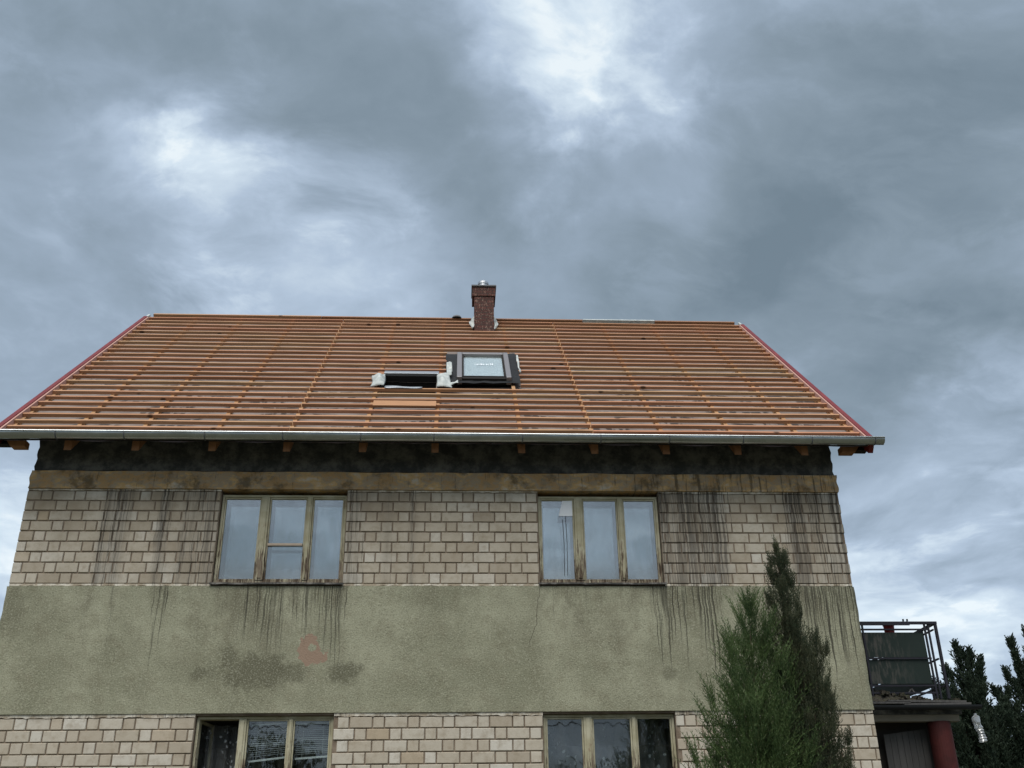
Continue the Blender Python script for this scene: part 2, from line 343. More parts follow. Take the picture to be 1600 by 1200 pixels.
def cbrick(nt):
    p = nt.pos()
    v = nt.vec('ADD', p, nt.vec('SCALE', nt.vec('SUBTRACT', nt.noise(p, 9, 3, color=True), (.5, .5, .5)), .03))
    x, y, z = nt.sep(v)
    b = nt.n.new('ShaderNodeTexBrick'); nt.put(b.inputs['Vector'], nt.comb(nt.math('ADD', x, y), z, 0))
    b.inputs['Scale'].default_value = 1.; b.inputs['Brick Width'].default_value = .205; b.inputs['Row Height'].default_value = .075
    b.inputs['Mortar Size'].default_value = .010; b.inputs['Mortar Smooth'].default_value = .3; b.offset = .5
    b.inputs['Color1'].default_value = (.075, .034, .028, 1); b.inputs['Color2'].default_value = (.11, .045, .036, 1); b.inputs['Mortar'].default_value = (.05, .036, .03, 1)
    c = b.outputs['Color']
    pale = nt.rng(nt.noise(nt.vec('MULTIPLY', p, (2.4, 2.4, 1.)), 13, 5, .7, .8), .56, .62, 0., .7)
    return nt.mix(pale, c, (.37, .25, .19))
mat('chimney_brick', cbrick, .9, bump=lambda nt: nt.bump(nt.noise(nt.pos(), 30, 4), .5, .015))
mat('grey_cap', (.13, .135, .14), .7)
mat('flue_metal', (.5, .51, .52), .38, metal=.9)
mat('black_flashing', lambda nt: nt.mix(nt.noise(nt.pos(), 18, 4), (.010, .011, .013), (.022, .024, .026)), .85, bump=lambda nt: nt.bump(nt.noise(nt.pos(), 22, 3), .6, .02))
mat('roof_window_metal', (.24, .225, .225), .42, metal=.5)
mat('foil_scrap', lambda nt: nt.mix(nt.rng(nt.noise(nt.pos(), 12, 4), .4, .65), (.40, .43, .41), (.54, .56, .53)), .6, bump=lambda nt: nt.bump(nt.noise(nt.pos(), 14, 3, .5), .5, .02))
mat('tin_grey', (.33, .35, .37), .4, metal=.7)

def frame_col(nt):
    p = nt.pos(); x, y, z = nt.sep(p)
    b = nt.mix(nt.rng(nt.noise(p, 5, 5, .6), .35, .7), (.34, .31, .20), (.45, .42, .30))
    v = nt.comb(nt.math('MULTIPLY', x, 26.), 2., nt.math('MULTIPLY', z, 2.4))
    n = nt.noise(v, 1., 5, .68)
    zl = nt.math('MINIMUM', nt.rng(z, 5.45, 6.45, .16, -.05), nt.rng(z, 3.0, 4.2, 3., 3.))
    low = nt.math('ADD', nt.rng(z, 5.42, 6.5, .17, -.04), nt.math('MULTIPLY', nt.rng(z, 3.9, 4.1, 1., 0.), nt.math('SUBTRACT', nt.rng(z, 2.6, 3.6, .2, -.03), .17)))
    b = nt.mix(nt.rng(nt.math('ADD', n, low), .58, .68), b, (.19, .15, .105))
    b = nt.mix(nt.rng(nt.math('ADD', nt.noise(v, 1.7, 5, .7), low), .64, .73), b, (.075, .05, .03))
    return nt.mix(nt.rng(nt.noise(p, 3.3, 5, .7), .6, .66, 0, .4), b, (.16, .075, .045))
mat('old_frame', frame_col, .75, bump=lambda nt: nt.bump(nt.noise(nt.vec('MULTIPLY', nt.pos(), (40, 40, 4)), 1., 4), .5, .006))
mat('pale_bar', lambda nt: nt.mix(nt.noise(nt.pos(), 14, 4), (.36, .27, .2), (.5, .41, .32)), .7)
mat('inner_frame', lambda nt: nt.mix(nt.noise(nt.pos(), 6, 4), (.15, .155, .16), (.22, .225, .225)), .7)
mat('sill_metal', lambda nt: nt.mix(nt.rng(nt.noise(nt.pos(), 9, 5, .65), .4, .65), (.05, .047, .042), (.20, .185, .165)), .6, metal=.2)
def glass(name, base, grime=.5, wave=.16, zlow=None):
    m = bpy.data.materials.new(name); m.use_nodes = True; nt = NT(m.node_tree)
    for n in list(nt.n): nt.n.remove(n)
    o = nt.n.new('ShaderNodeOutputMaterial'); tr = nt.n.new('ShaderNodeBsdfTransparent'); gl = nt.n.new('ShaderNodeBsdfGlossy')
    tr.inputs[0].default_value = (.86, .9, .9, 1); gl.inputs['Roughness'].default_value = .015
    gl.inputs['Color'].default_value = (1, .985, .96, 1)
    nrm = nt.bump(nt.noise(nt.vec('MULTIPLY', nt.pos(), (1.6, 1.6, .8)), 2.2, 2), wave, .012)
    nt.put(gl.inputs['Normal'], nrm)
    fr = nt.n.new('ShaderNodeFresnel'); nt.put(fr.inputs['IOR'], nt.rng(nt.n.new('ShaderNodeNewGeometry').outputs['Backfacing'], 0., 1., 1.52, 1/1.52, smooth=False))
    mx = nt.n.new('ShaderNodeMixShader'); nt.put(mx.inputs[0], nt.math('ADD', nt.math('MULTIPLY', fr.outputs[0], .9), base, clamp=True))
    nt.l.new(tr.outputs[0], mx.inputs[1]); nt.l.new(gl.outputs[0], mx.inputs[2])
    df = nt.n.new('ShaderNodeBsdfDiffuse'); df.inputs['Color'].default_value = (.26, .26, .235, 1)
    x, y, z = nt.sep(nt.pos())
    g = nt.rng(nt.noise(nt.comb(nt.math('MULTIPLY', x, 9.), y, nt.math('MULTIPLY', z, 3.)), 1., 5, .65), .35, .8, 0., .3)
    if zlow:
        g = nt.math('ADD', g, nt.math('MULTIPLY', nt.rng(nt.math('ADD', z, nt.math('MULTIPLY', nt.noise(nt.pos(), 3, 3), .25)), zlow[0], zlow[1], 1., 0.), .75))
    mg = nt.n.new('ShaderNodeMixShader'); nt.put(mg.inputs[0], nt.math('MULTIPLY', g, grime, clamp=True))
    nt.l.new(mx.outputs[0], mg.inputs[1]); nt.l.new(df.outputs[0], mg.inputs[2]); nt.l.new(mg.outputs[0], o.inputs[0])
    MATS[name] = m
glass('pane_glass', .2, .28, zlow=(5.5, 6.0))
glass('inner_glass', .34, .1)
glass('lower_glass', .04, .2)
glass('roof_glass', .13, .1, .05)
def lace_mat():
    m = bpy.data.materials.new('lace'); m.use_nodes = True; nt = NT(m.node_tree)
    for n in list(nt.n): nt.n.remove(n)
    o = nt.n.new('ShaderNodeOutputMaterial'); tr = nt.n.new('ShaderNodeBsdfTransparent'); df = nt.n.new('ShaderNodeBsdfDiffuse')
    df.inputs['Color'].default_value = (.5, .52, .52, 1)
    p = nt.pos(); x, y, z = nt.sep(p)
    v = nt.vec('ADD', p, nt.vec('SCALE', nt.noise(p, 14, 3, color=True), .06))
    fl = nt.math('MULTIPLY', nt.rng(nt.voro(v, 13), .2, .34, 1., 0.), nt.rng(nt.noise(nt.comb(nt.math('MULTIPLY', x, 5.5), 0., nt.math('MULTIPLY', z, 2.)), 1., 2), .47, .56))
    fac = nt.math('MULTIPLY_ADD', fl, .6, nt.rng(nt.noise(p, 120, 2), .4, .7, .06, .3))
    mx = nt.n.new('ShaderNodeMixShader'); nt.put(mx.inputs[0], fac); nt.l.new(tr.outputs[0], mx.inputs[1]); nt.l.new(df.outputs[0], mx.inputs[2])
    nt.l.new(mx.outputs[0], o.inputs[0]); MATS['lace'] = m
lace_mat()
mat('blind_slat', lambda nt: nt.mix(nt.rand(), (.22, .225, .23), (.36, .36, .35)), .6)
mat('blind_rail', (.62, .62, .6), .6)
mat('white_shade', (.86, .88, .9), .8)

def leaf(name, c1, c2, c3, trans=.25):
    m = bpy.data.materials.new(name); m.use_nodes = True; nt = NT(m.node_tree)
    for n in list(nt.n): nt.n.remove(n)
    o = nt.n.new('ShaderNodeOutputMaterial'); df = nt.n.new('ShaderNodeBsdfPrincipled'); tl = nt.n.new('ShaderNodeBsdfTranslucent')
    p = nt.pos()
    c = nt.mix(nt.rng(nt.noise(p, 3.5, 3), .38, .64), c1, c2)
    c = nt.mix(nt.rng(nt.noise(p, 40, 2), .45, .7, 0, .7), c, c3)
    nt.put(df.inputs['Base Color'], c); df.inputs['Roughness'].default_value = .65; df.inputs['Specular IOR Level'].default_value = .25
    nt.put(tl.inputs['Color'], c)
    mx = nt.n.new('ShaderNodeMixShader'); mx.inputs[0].default_value = trans
    nt.l.new(df.outputs[0], mx.inputs[1]); nt.l.new(tl.outputs[0], mx.inputs[2]); nt.l.new(mx.outputs[0], o.inputs[0]); MATS[name] = m
leaf('juniper_green', (.04, .075, .026), (.09, .145, .048), (.15, .19, .075))
leaf('juniper_dark', (.04, .056, .03), (.068, .08, .042), (.115, .11, .06))
leaf('cypress_dark', (.02, .036, .022), (.03, .047, .028), (.04, .055, .03), .15)
leaf('broad_leaf', (.03, .05, .02), (.045, .07, .028), (.05, .08, .03))
mat('bark', lambda nt: nt.mix(nt.noise(nt.vec('MULTIPLY', nt.pos(), (12, 12, 3)), 1., 4), (.06, .045, .032), (.12, .09, .065)), .95)
mat('grass', lambda nt: nt.mix(nt.rng(nt.noise(nt.pos(), .8, 6, .6), .35, .7), (.075, .08, .045), (.14, .125, .09)), .95, bump=lambda nt: nt.bump(nt.noise(nt.pos(), 30, 3), .8, .05))
def panel_col(nt):
    p = nt.pos(); x, y, z = nt.sep(p)
    b = nt.mix(nt.noise(p, 4, 4), (.009, .018, .014), (.013, .024, .018))
    s = nt.math('MULTIPLY', nt.rng(nt.noise(nt.comb(nt.math('MULTIPLY', x, 17.), 0., nt.math('MULTIPLY', z, 3.5)), 1., 5, .68), .45, .62), nt.rng(x, 12.9, 13.5, 1., 0.))
    return nt.mix(nt.math('MULTIPLY', s, .75), b, (.075, .07, .06))
mat('green_panel', panel_col, .6)
mat('rail_black', lambda nt: nt.mix(nt.noise(nt.pos(), 20, 4), (.012, .012, .02), (.024, .022, .028)), .5)
mat('moss_rubble', lambda nt: nt.ramp(nt.noise(nt.pos(), 13, 6, .7), [(.35, (.03, .027, .022)), (.5, (.075, .065, .05)), (.62, (.06, .062, .03)), (.75, (.13, .115, .09))]), .95, bump=lambda nt: nt.bump(nt.noise(nt.pos(), 30, 5, .7), 1., .04))
mat('dark_tin', (.022, .024, .027), .5, metal=.3)
mat('soffit_paint', (.22, .195, .15), .85)
mat('column_red', lambda nt: nt.mix(nt.rng(nt.noise(nt.pos(), 6, 5, .65), .4, .7), (.05, .010, .009), (.075, .015, .013)), .75)
mat('porch_dark', (.05, .045, .04), .9)
mat('red_pot', (.30, .035, .045), .5)
mat('wire', (.02, .02, .02), .6)
mat('far_wall', (.36, .34, .3), .9); mat('far_roof', (.2, .07, .045), .85); mat('far_glass', (.05, .06, .07), .2)
def bottle_mat():
    m = bpy.data.materials.new('clear_plastic'); m.use_nodes = True; nt = NT(m.node_tree)
    for n in list(nt.n): nt.n.remove(n)
    o = nt.n.new('ShaderNodeOutputMaterial'); tr = nt.n.new('ShaderNodeBsdfTransparent'); gl = nt.n.new('ShaderNodeBsdfGlossy'); df = nt.n.new('ShaderNodeBsdfDiffuse')
    gl.inputs['Roughness'].default_value = .12; df.inputs[0].default_value = (.7, .72, .72, 1); tr.inputs[0].default_value = (.9, .92, .92, 1)
    lw = nt.n.new('ShaderNodeLayerWeight'); lw.inputs[0].default_value = .35
    a = nt.n.new('ShaderNodeMixShader'); nt.put(a.inputs[0], .45); nt.l.new(gl.outputs[0], a.inputs[1]); nt.l.new(df.outputs[0], a.inputs[2])
    b = nt.n.new('ShaderNodeMixShader'); nt.put(b.inputs[0], nt.math('MULTIPLY_ADD', lw.outputs['Facing'], .5, .35)); nt.l.new(tr.outputs[0], b.inputs[1]); nt.l.new(a.outputs[0], b.inputs[2])
    nt.l.new(b.outputs[0], o.inputs[0]); MATS['clear_plastic'] = m
bottle_mat()

# ------------------------------------------------------------------ ground
g = MB().quad((-900,-900,0), (900,-900,0), (900,900,0), (-900,900,0)).build('ground', 'grass'); tag(g, kind='structure')

# ------------------------------------------------------------------ house
house = empty('house', (0,0,0), 'two-storey brick and green plaster house with stripped roof of bare battens', 'house')
T = .36
# structural wall, front pieces (mortar plane at y=.012), sides, back
wl = MB()
piers = [(XL, WX[0][0]), (WX[0][1], WX[1][0]), (WX[1][1], XR)]
for a, b in piers:
    wl.box(a, b, .014, T, WU[0], ZT)
    wl.box(a, b, .014, T, WL[0], WL[1])
wl.box(XL, XR, .014, T, 0, WL[0]); wl.box(XL, XR, .014, T, WL[1], WU[0]); 
wl.build('wall', 'mortar', house)
sw = MB()
for a, b in ((XL+.004, XL+T), (XR-T, XR-.004)):
    n = [(a, T, 0), (b, T, 0), (b, DEPTH-T, 0), (a, DEPTH-T, 0)]
    sw.hexa([(a, T+.001, 0), (b, T+.001, 0), (b, DEPTH-T, 0), (a, DEPTH-T, 0), (a, T+.001, 7.55), (b, T+.001, 7.55), (b, DEPTH-T, 7.55), (a, DEPTH-T, 7.55)])
    bb = len(sw.v)
    zz = ZE + (YR-OV)*math.tan(RP) - .35
    y0 = T+.15; y1 = DEPTH-T-.15
    sw.v += [(a, y0, 7.552), (b, y0, 7.552), (a, y1, 7.552), (b, y1, 7.552), (a, YR, zz), (b, YR, zz)]
    sw.f += [(bb, bb+4, bb+2), (bb+1, bb+3, bb+5), (bb, bb+1, bb+5, bb+4), (bb+2, bb+4, bb+5, bb+3)]
sw.build('side_wall', 'rear_wall', house)
MB().box(XL, XR, DEPTH-T+.002, DEPTH, 0, 7.5).build('back_wall', 'rear_wall', house)
MB().box(XL+T+.002, XR-T-.002, T+.002, DEPTH-T-.002, 3.72, 3.98).build('floor_slab', 'interior', house)
MB().box(XL+T+.002, XR-T-.002, T+.002, DEPTH-T-.002, 6.85, 7.05).build('attic_floor', 'interior', house)
MB().box(5.85, 6.0, T+.002, DEPTH-T-.002, .1, 6.84).build('partition_wall', 'interior', house)
MB().box(XL+T+.002, XR-T-.002, 4.5, 4.6, .1, 6.84).build('partition_wall', 'interior', house)

# plaster band, a subdivided skin with a slightly wavy face and worn corners
def plaster_fn(u, v):
    x = XL-.022 + u*(XR-XL+.044); z = ZP + v*(ZB-.012-ZP)
    e = min(x-(XL-.022), XR+.022-x)
    k = max(0, .07-e)
    y = -.022 + .004*math.sin(x*2.3+z) + .003*math.sin(x*7+z*5) + k*k*6
    if e < .02: x += .004*math.sin(z*9)+.003*math.sin(z*23)
    return (x, y, z)
pb = MB().grid(240, 36, plaster_fn)
b0 = len(pb.v); N = 241
row0 = list(range(N)); rowT = [36*N+i for i in range(N)]
for row, dirn in ((row0, 1), (rowT, -1)):
    st = len(pb.v)
    for i in row: x, y, z = pb.v[i]; pb.v.append((x, .0135, z))
    for i in range(N-1):
        q = (row[i], row[i+1], st+i+1, st+i); pb.f.append(q if dirn < 0 else q[::-1])
for ci, dirn in ((0, 1), (240, -1)):
    colv = [j*N+ci for j in range(37)]; st = len(pb.v)
    for i in colv: x, y, z = pb.v[i]; pb.v.append((x, .35, z))
    for j in range(36):
        q = (colv[j], st+j, st+j+1, colv[j+1]); pb.f.append(q if dirn < 0 else q[::-1])
o = pb.build('plaster_band', 'plaster', house)
tag(o, 'rough grey green plaster band with dark run marks')

# ring beam and dark band above
def rough_slab(name, m, x0, x1, y, z0, z1, amp, seed, nx=200, nz=8, ytop=.3):
    rr = random.Random(seed); ph = [rr.uniform(0, 6) for _ in range(6)]
    def fn(u, v):
        x = x0+u*(x1-x0); z = z0+v*(z1-z0)
        z += amp*(.6*math.sin(x*3.1+ph[0])+.5*math.sin(x*8.3+ph[1])) * (1 if v in (0., 1.) and v == 1. else .0)
        yy = y + amp*(.5*math.sin(x*5+z*9+ph[2]) + .4*math.sin(x*13+z*21+ph[3]))
        xx = x + (amp*1.6*math.sin(z*31+ph[4]) if u in (0., 1.) else 0)
        return (xx, yy, z)
    mb = MB().grid(nx, nz, fn); n = nx+1
    for row in (list(range(n)), [nz*n+i for i in range(n)]):
        st = len(mb.v)
        for i in row: mb.v.append((mb.v[i][0], ytop, mb.v[i][2]))
        for i in range(nx): mb.f.append((row[i], st+i, st+i+1, row[i+1]))
    for ci in (0, nx):
        cv = [j*n+ci for j in range(nz+1)]; st = len(mb.v)
        for i in cv: mb.v.append((mb.v[i][0], ytop, mb.v[i][2]))
        for j in range(nz): mb.f.append((cv[j], cv[j+1], st+j+1, st+j))
    return mb.build(name, m, house)
rough_slab('ring_beam', 'beam_concrete', XL+.0, XR+.005, -.03, ZT, ZBEAM, .006, 3)
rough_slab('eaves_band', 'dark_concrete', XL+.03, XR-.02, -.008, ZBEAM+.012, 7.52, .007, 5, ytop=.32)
# pale mortar beds above/below the brick
def bed(x0, x1, z0, z1, seed):
    rr = random.Random(seed); n = max(4, int((x1-x0)/.05)); mb = MB()
    t = [z0+rr.uniform(0, .35)*(z1-z0) for _ in range(n+1)]
    for i in range(n):
        xa = x0+(x1-x0)*i/n; xb = x0+(x1-x0)*(i+1)/n
        mb.quad((xa, -.004, t[i]), (xb, -.004, t[i+1]), (xb, -.004, z1), (xa, -.004, z1))
        mb.quad((xa, .0138, t[i]), (xb, .0138, t[i+1]), (xb, -.004, t[i+1]), (xa, -.004, t[i]))
        mb.quad((xa, -.004, z1), (xb, -.004, z1), (xb, .0138, z1), (xa, .0138, z1))
    mb.build('mortar_bed', 'bed_mortar', house)
for i, (a, b) in enumerate(piers):
    bed(a+.004, b-.004, 6.735, ZT-.003, i); bed(a+.004, b-.004, 3.603, ZP-.003, i+5); bed(a+.004, b-.004, ZB-.010, 5.384, i+9)

# ---- bricks: Flemish bond, every brick an object
PER, STR, JT = .4615, .306, .016
def brick_mesh(name, wd, ht, seed, dp=.10):
    rr = random.Random(seed); c = .006; j = lambda a: rr.uniform(-a, a)
    mb = MB()
    co = [(0, 0), (wd, 0), (wd, ht), (0, ht)]
    back = [(x, dp, z) for x, z in co]
    mid = [(x+j(.0015), c+.001, z+j(.0015)) for x, z in co]
    # chamfered front outline with rounded corners
    fr = []
    for k, (x, z) in enumerate(co):
        sx = 1 if x == 0 else -1; szz = 1 if z == 0 else -1
        q = c + rr.uniform(.0, .007)
        p1, p2 = (x+sx*c, z+szz*(c+q)), (x+sx*(c+q), z+szz*c)
        fr += [p1, p2] if k in (1, 3) else [p2, p1]
        if k in (0, 2): fr[-2], fr[-1] = p1, p2
    fr = []
    for (x, z, sx, szz, first) in ((0, 0, 1, 1, 'v'), (wd, 0, -1, 1, 'h'), (wd, ht, -1, -1, 'v'), (0, ht, 1, -1, 'h')):
        q = rr.uniform(.002, .011)
        v_ = (x+sx*c, z+szz*(c+q)); h_ = (x+sx*(c+q), z+szz*c)
        fr += [v_, h_] if first == 'v' else [h_, v_]
    ty, tx = j(.003), j(.003)
    F = [(x, -.001+ty*(z/ht-.5)+tx*(x/wd-.5), z) for x, z in fr]
    mb.v = back + mid + F          # 0-3 back, 4-7 mid, 8-15 front
    mb.f = [(8, 9, 10, 11, 12, 13, 14, 15)]
    for k in range(4):
        n = (k+1) % 4
        mb.f.append((k, n, 4+n, 4+k))
        a = 8+2*k+1; b = 8+(2*k+2) % 8
        mb.f.append((4+k, 4+n, b, a)); mb.f.append((4+k, a, a-1))
    return mb.mesh(name, 'brick_face')
cache = {}
def get_brick(kind, wd, ht, v):
    key = (kind, round(wd, 3), round(ht, 3), v)
    if key not in cache: cache[key] = brick_mesh(kind, wd, ht, zlib.crc32(repr(key).encode()))
    return cache[key]
def course(z0, ht, start, x0, x1):
    k = math.floor((x0-start)/PER)-1
    x = start+k*PER
    while x < x1:
        for kind, wd in (('brick', STR), ('half_brick', PER-STR)):
            a, b = x, x+wd-JT
            aa, bb = max(a, x0), min(b, x1)
            cut = (aa != a or bb != b)
            if bb-aa > .035:
                if aa == x0: pass
                wdt = bb-aa
                nm = kind if wdt > .2 or kind == 'half_brick' else 'half_brick'
                me = get_brick(nm, wdt, ht, rnd.randrange(5))
                o = link(nm, me, house, loc=(aa, rnd.uniform(-.003, .003), z0+rnd.uniform(-.0015, .0015)))
                o.rotation_euler = (rnd.uniform(-.004, .004), rnd.uniform(-.004, .004), rnd.uniform(-.005, .005))
            x += wd
CP = .1503
nrows = 9
for r_ in range(nrows):
    z0 = 6.735-(r_+1)*CP+.012; st = (.362 if r_ % 2 == 0 else .127)
    for i, (a, b) in enumerate(piers):
        course(z0, CP-.016, st, a-(.006 if i == 0 else -.008), b+(.006 if i == 2 else -.008))
for r_ in range(6):
    z0 = 3.603-(r_+1)*.1487+.012; st = (.124 if r_ % 2 == 0 else .352)
    for i, (a, b) in enumerate(piers):
        course(z0, .1335, st, a-(.006 if i == 0 else -.008), b+(.006 if i == 2 else -.008))
# lower courses that the frame does not show stay part of the plain wall

# ---- windows
def ring(mb, x0, x1, z0, z1, wd, y0, y1):
    mb.box(x0, x1, y0, y1, z0, z0+wd); mb.box(x0, x1, y0, y1, z1-wd, z1)
    mb.box(x0, x0+wd, y0, y1, z0+wd, z1-wd); mb.box(x1-wd, x1, y0, y1, z0+wd, z1-wd)
    return mb
def window(x0, x1, z0, z1, m1, m2, gl, label, open_left=False, bar=None):
    fy = .075
    wroot = ring(MB(), x0+.006, x1-.006, z0+.02, z1-.004, .034, fy, fy+.15).build('window', 'old_frame', house, bevel=.004)
    tag(wroot, label)
    zi0, zi1 = z0+.054, z1-.038
    for a, b in (m1, m2):
        MB().box(a, b, fy-.012, fy+.13, zi0+.001, zi1-.001).build('mullion', 'old_frame', wroot, bevel=.006)
        MB().box(a+(b-a)*.28, b-(b-a)*.28, fy-.024, fy-.013, zi0+.03, zi1-.02).build('cover_strip', 'old_frame', wroot, bevel=.003)
    ops = [(x0+.04, m1[0]), (m1[1], m2[0]), (m2[1], x1-.04)]
    for i, (a, b) in enumerate(ops):
        a += .003; b -= .003; za, zb = zi0+.003, zi1-.003
        if open_left and i == 0:
            # casement swung inwards on its left-hand hinge
            s = ring(MB(), 0, b-a, 0, zb-za, .032, 0, .04).build('sash', 'old_frame', wroot, loc=(a, fy+.06, za)); s.rotation_euler[2] = R(82)
            q = MB().box(.03, b-a-.03, .018, .022, .03, zb-za-.03).build('pane', gl, wroot, loc=(a, fy+.06, za)); q.rotation_euler[2] = R(82)
            continue
        ring(MB(), a, b, za, zb, .02, fy+.012, fy+.055).build('sash', 'old_frame', wroot, bevel=.003)
        MB().box(a+.019, b-.019, fy+.034, fy+.038, za+.019, zb-.019).build('pane', gl, wroot)
        if gl != 'pane_glass': continue
        ring(MB(), a+.004, b-.004, za+.004, zb-.004, .045, fy+.17, fy+.21).build('inner_sash', 'inner_frame', wroot)
        MB().box(a+.048, b-.048, fy+.188, fy+.192, za+.048, zb-.048).build('inner_pane', 'inner_glass' if gl == 'pane_glass' else gl, wroot)
    if bar:
        a, b = ops[1]
        MB().box(a+.02, b-.03, fy-.004, fy+.03, bar, bar+.035).build('glazing_bar', 'pale_bar', wroot, bevel=.003)
    # sheet metal sill with a lip
    s = MB(); n = 14
    for i in range(n):
        xa = x0-.02+(x1-x0+.04)*i/n; xb = x0-.02+(x1-x0+.04)*(i+1)/n
        da, db = rnd.uniform(-.004, .004), rnd.uniform(-.004, .004)
        s.hexa([(xa, -.055, z0-.018+da), (xb, -.055, z0-.018+da), (xb, fy+.05, z0+.012), (xa, fy+.05, z0+.012), (xa, -.055, z0-.010+da), (xb, -.055, z0-.010+da), (xb, fy+.05, z0+.02), (xa, fy+.05, z0+.02)])
        s.hexa([(xa, -.058, z0-.034+da), (xb, -.058, z0-.034+da), (xb, -.0555, z0-.034+da), (xa, -.0555, z0-.034+da), (xa, -.058, z0-.010+da), (xb, -.058, z0-.010+da), (xb, -.0555, z0-.010+da), (xa, -.0555, z0-.010+da)])
    s.build('sill', 'sill_metal', wroot)
    return ops, fy
M1 = [((3.30, 3.415), (3.955, 4.03)), ((7.825, 7.945), (8.465, 8.54))]
window(*WX[0], *WU, *M1[0], 'pane_glass', 'three-light old wooden window with a horizontal bar across its middle light', bar=5.955)
window(*WX[1], *WU, *M1[1], 'pane_glass', 'three-light old wooden window with a white shape at its left pane')
window(*WX[0], *WL, (3.285, 3.385), (3.935, 3.99), 'lower_glass', 'lower window with its left casement open and blinds behind the others', open_left=True)
window(*WX[1], *WL, (7.835, 7.95), (8.485, 8.54), 'lower_glass', 'lower window reflecting sky and trees over lace curtains')

# ---- roof
holes = [(4.86, 5.76, 2.40, 3.10), (6.10, 7.0, 2.85, 4.42), (6.42, 6.84, 6.62, 7.6)]
RX = [.62, 1.56, 2.63, 3.68, 4.755, 5.79, 7.04, 8.1, 9.145, 10.2, 11.19]
X0, X1 = -.345, XR+.345
def mem(u, v):
    X = X0+u*(X1-X0); s = v*SR
    near = min(abs(X-r) for r in RX+[-.3, XR+.3])
    sag = -.012*min(1, near/.45) + .004*math.sin(X*5.1+s*2.2)+.003*math.sin(X*11+s*7)
    return RPt(X, s, -.104+sag)
def mskip(u, v):
    X = X0+u*(X1-X0); s = v*SR
    return any(a < X < b and c < s < d_ for a, b, c, d_ in holes)
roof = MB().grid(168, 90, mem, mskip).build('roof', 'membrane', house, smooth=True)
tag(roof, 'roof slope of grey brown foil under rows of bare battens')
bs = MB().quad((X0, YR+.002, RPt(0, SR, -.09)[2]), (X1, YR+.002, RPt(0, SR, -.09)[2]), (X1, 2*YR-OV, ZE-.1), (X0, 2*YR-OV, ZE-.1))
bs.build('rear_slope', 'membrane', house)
for X in RX:
    mb = MB(); y_ = 0
    rbox(mb, X-.05, X+.05, .10, SR-.02, -.245, -.118)
    mb.v[0] = RPt(X-.05, -.01, -.245); mb.v[1] = RPt(X+.05, -.01, -.245)
    mb.build('rafter', 'rafter_wood', roof)
    rbox(MB(), X-.029, X+.029, .02, SR-.06, -.099, -.0535).build('counter_batten', 'counter_wood', roof)
for a, b in ((X0+.03, X0+.08), (X1-.08, X1-.03)):
    rbox(MB(), a, b, .02, SR-.06, -.099, -.0535).build('counter_batten', 'counter_wood', roof)
SB = [.10, .345] + [.617+.2915*k for k in range(24)]
segs = [(X0+.012, 3.676), (3.684, 8.096), (8.104, X1-.012)]
# zones that interrupt the battens: hatch, roof window, chimney
zones = [(4.80, 5.78, 2.45, 3.16), (5.90, 7.16, 2.62, 4.74), (6.40, 6.85, 6.60, 7.6)]
def batten(a, b, s, wd=.052, hh=.05, name='batten', m='batten_wood'):
    n = max(2, int((b-a)/.35)); p1, p2, p3 = (rnd.uniform(0, 6) for _ in range(3)); am = rnd.uniform(.001, .005)
    tilt = rnd.uniform(-.004, .004); mb = MB()
    for i in range(n+1):
        X = a+(b-a)*i/n; f = (X-a)/(b-a)-.5
        ds = am*math.sin(X*1.7+p1)+tilt*2*f; dh = .6*am*math.sin(X*2.4+p2)
        for hs, ss in ((-hh-.002, 0), (-hh-.002, wd), (0, wd), (0, 0)):
            mb.v.append(RPt(X, s-wd+ss+ds, hs+dh))
    for i in range(n):
        for k in range(4):
            q = 4*i+k; q2 = 4*i+(k+1) % 4; mb.f.append((q, q+4, q2+4, q2))
    mb.f += [(0, 1, 2, 3), (4*n+3, 4*n+2, 4*n+1, 4*n)]
    return mb.build(name, m, roof)
for s in SB:
    for gi, (a, b) in enumerate(segs):
        sj = s + (0, .014, -.006)[gi] + rnd.uniform(-.006, .006)
        cuts = [(a, b)]
        for za, zb, zs0, zs1 in zones:
            if zs0 < sj < zs1:
                nc = []
                for c, d_ in cuts:
                    if za < d_ and zb > c:
                        if za-c > .12: nc.append((c, za))
                        if d_-zb > .12: nc.append((zb, d_))
                    else: nc.append((c, d_))
                cuts = nc
        for c, d_ in cuts: batten(c+rnd.uniform(0, .004), d_-rnd.uniform(0, .004), sj, wd=.05+rnd.uniform(-.003, .003))
batten(4.70, 5.88, 4.20); batten(4.72, 5.88, 3.33)
# wide plank below the hatch and foil strips
rbox(MB(), 4.79, 5.77, 1.35, 1.60, .004, .026).build('plank', 'plank_wood', roof)
# ridge boards
def ridge(a, b, m, h): rbox(MB(), a, b, SR-.06, SR+.01, -.04, h).build('ridge_board', m, roof)
ridge(-.28, 3.2, 'batten_wood', .035); ridge(3.21, 6.37, 'rafter_wood', .03); ridge(6.88, 8.75, 'rafter_wood', .03); ridge(8.76, 10.3, 'foil_scrap', .042); ridge(10.31, XR+.27, 'rafter_wood', .03)
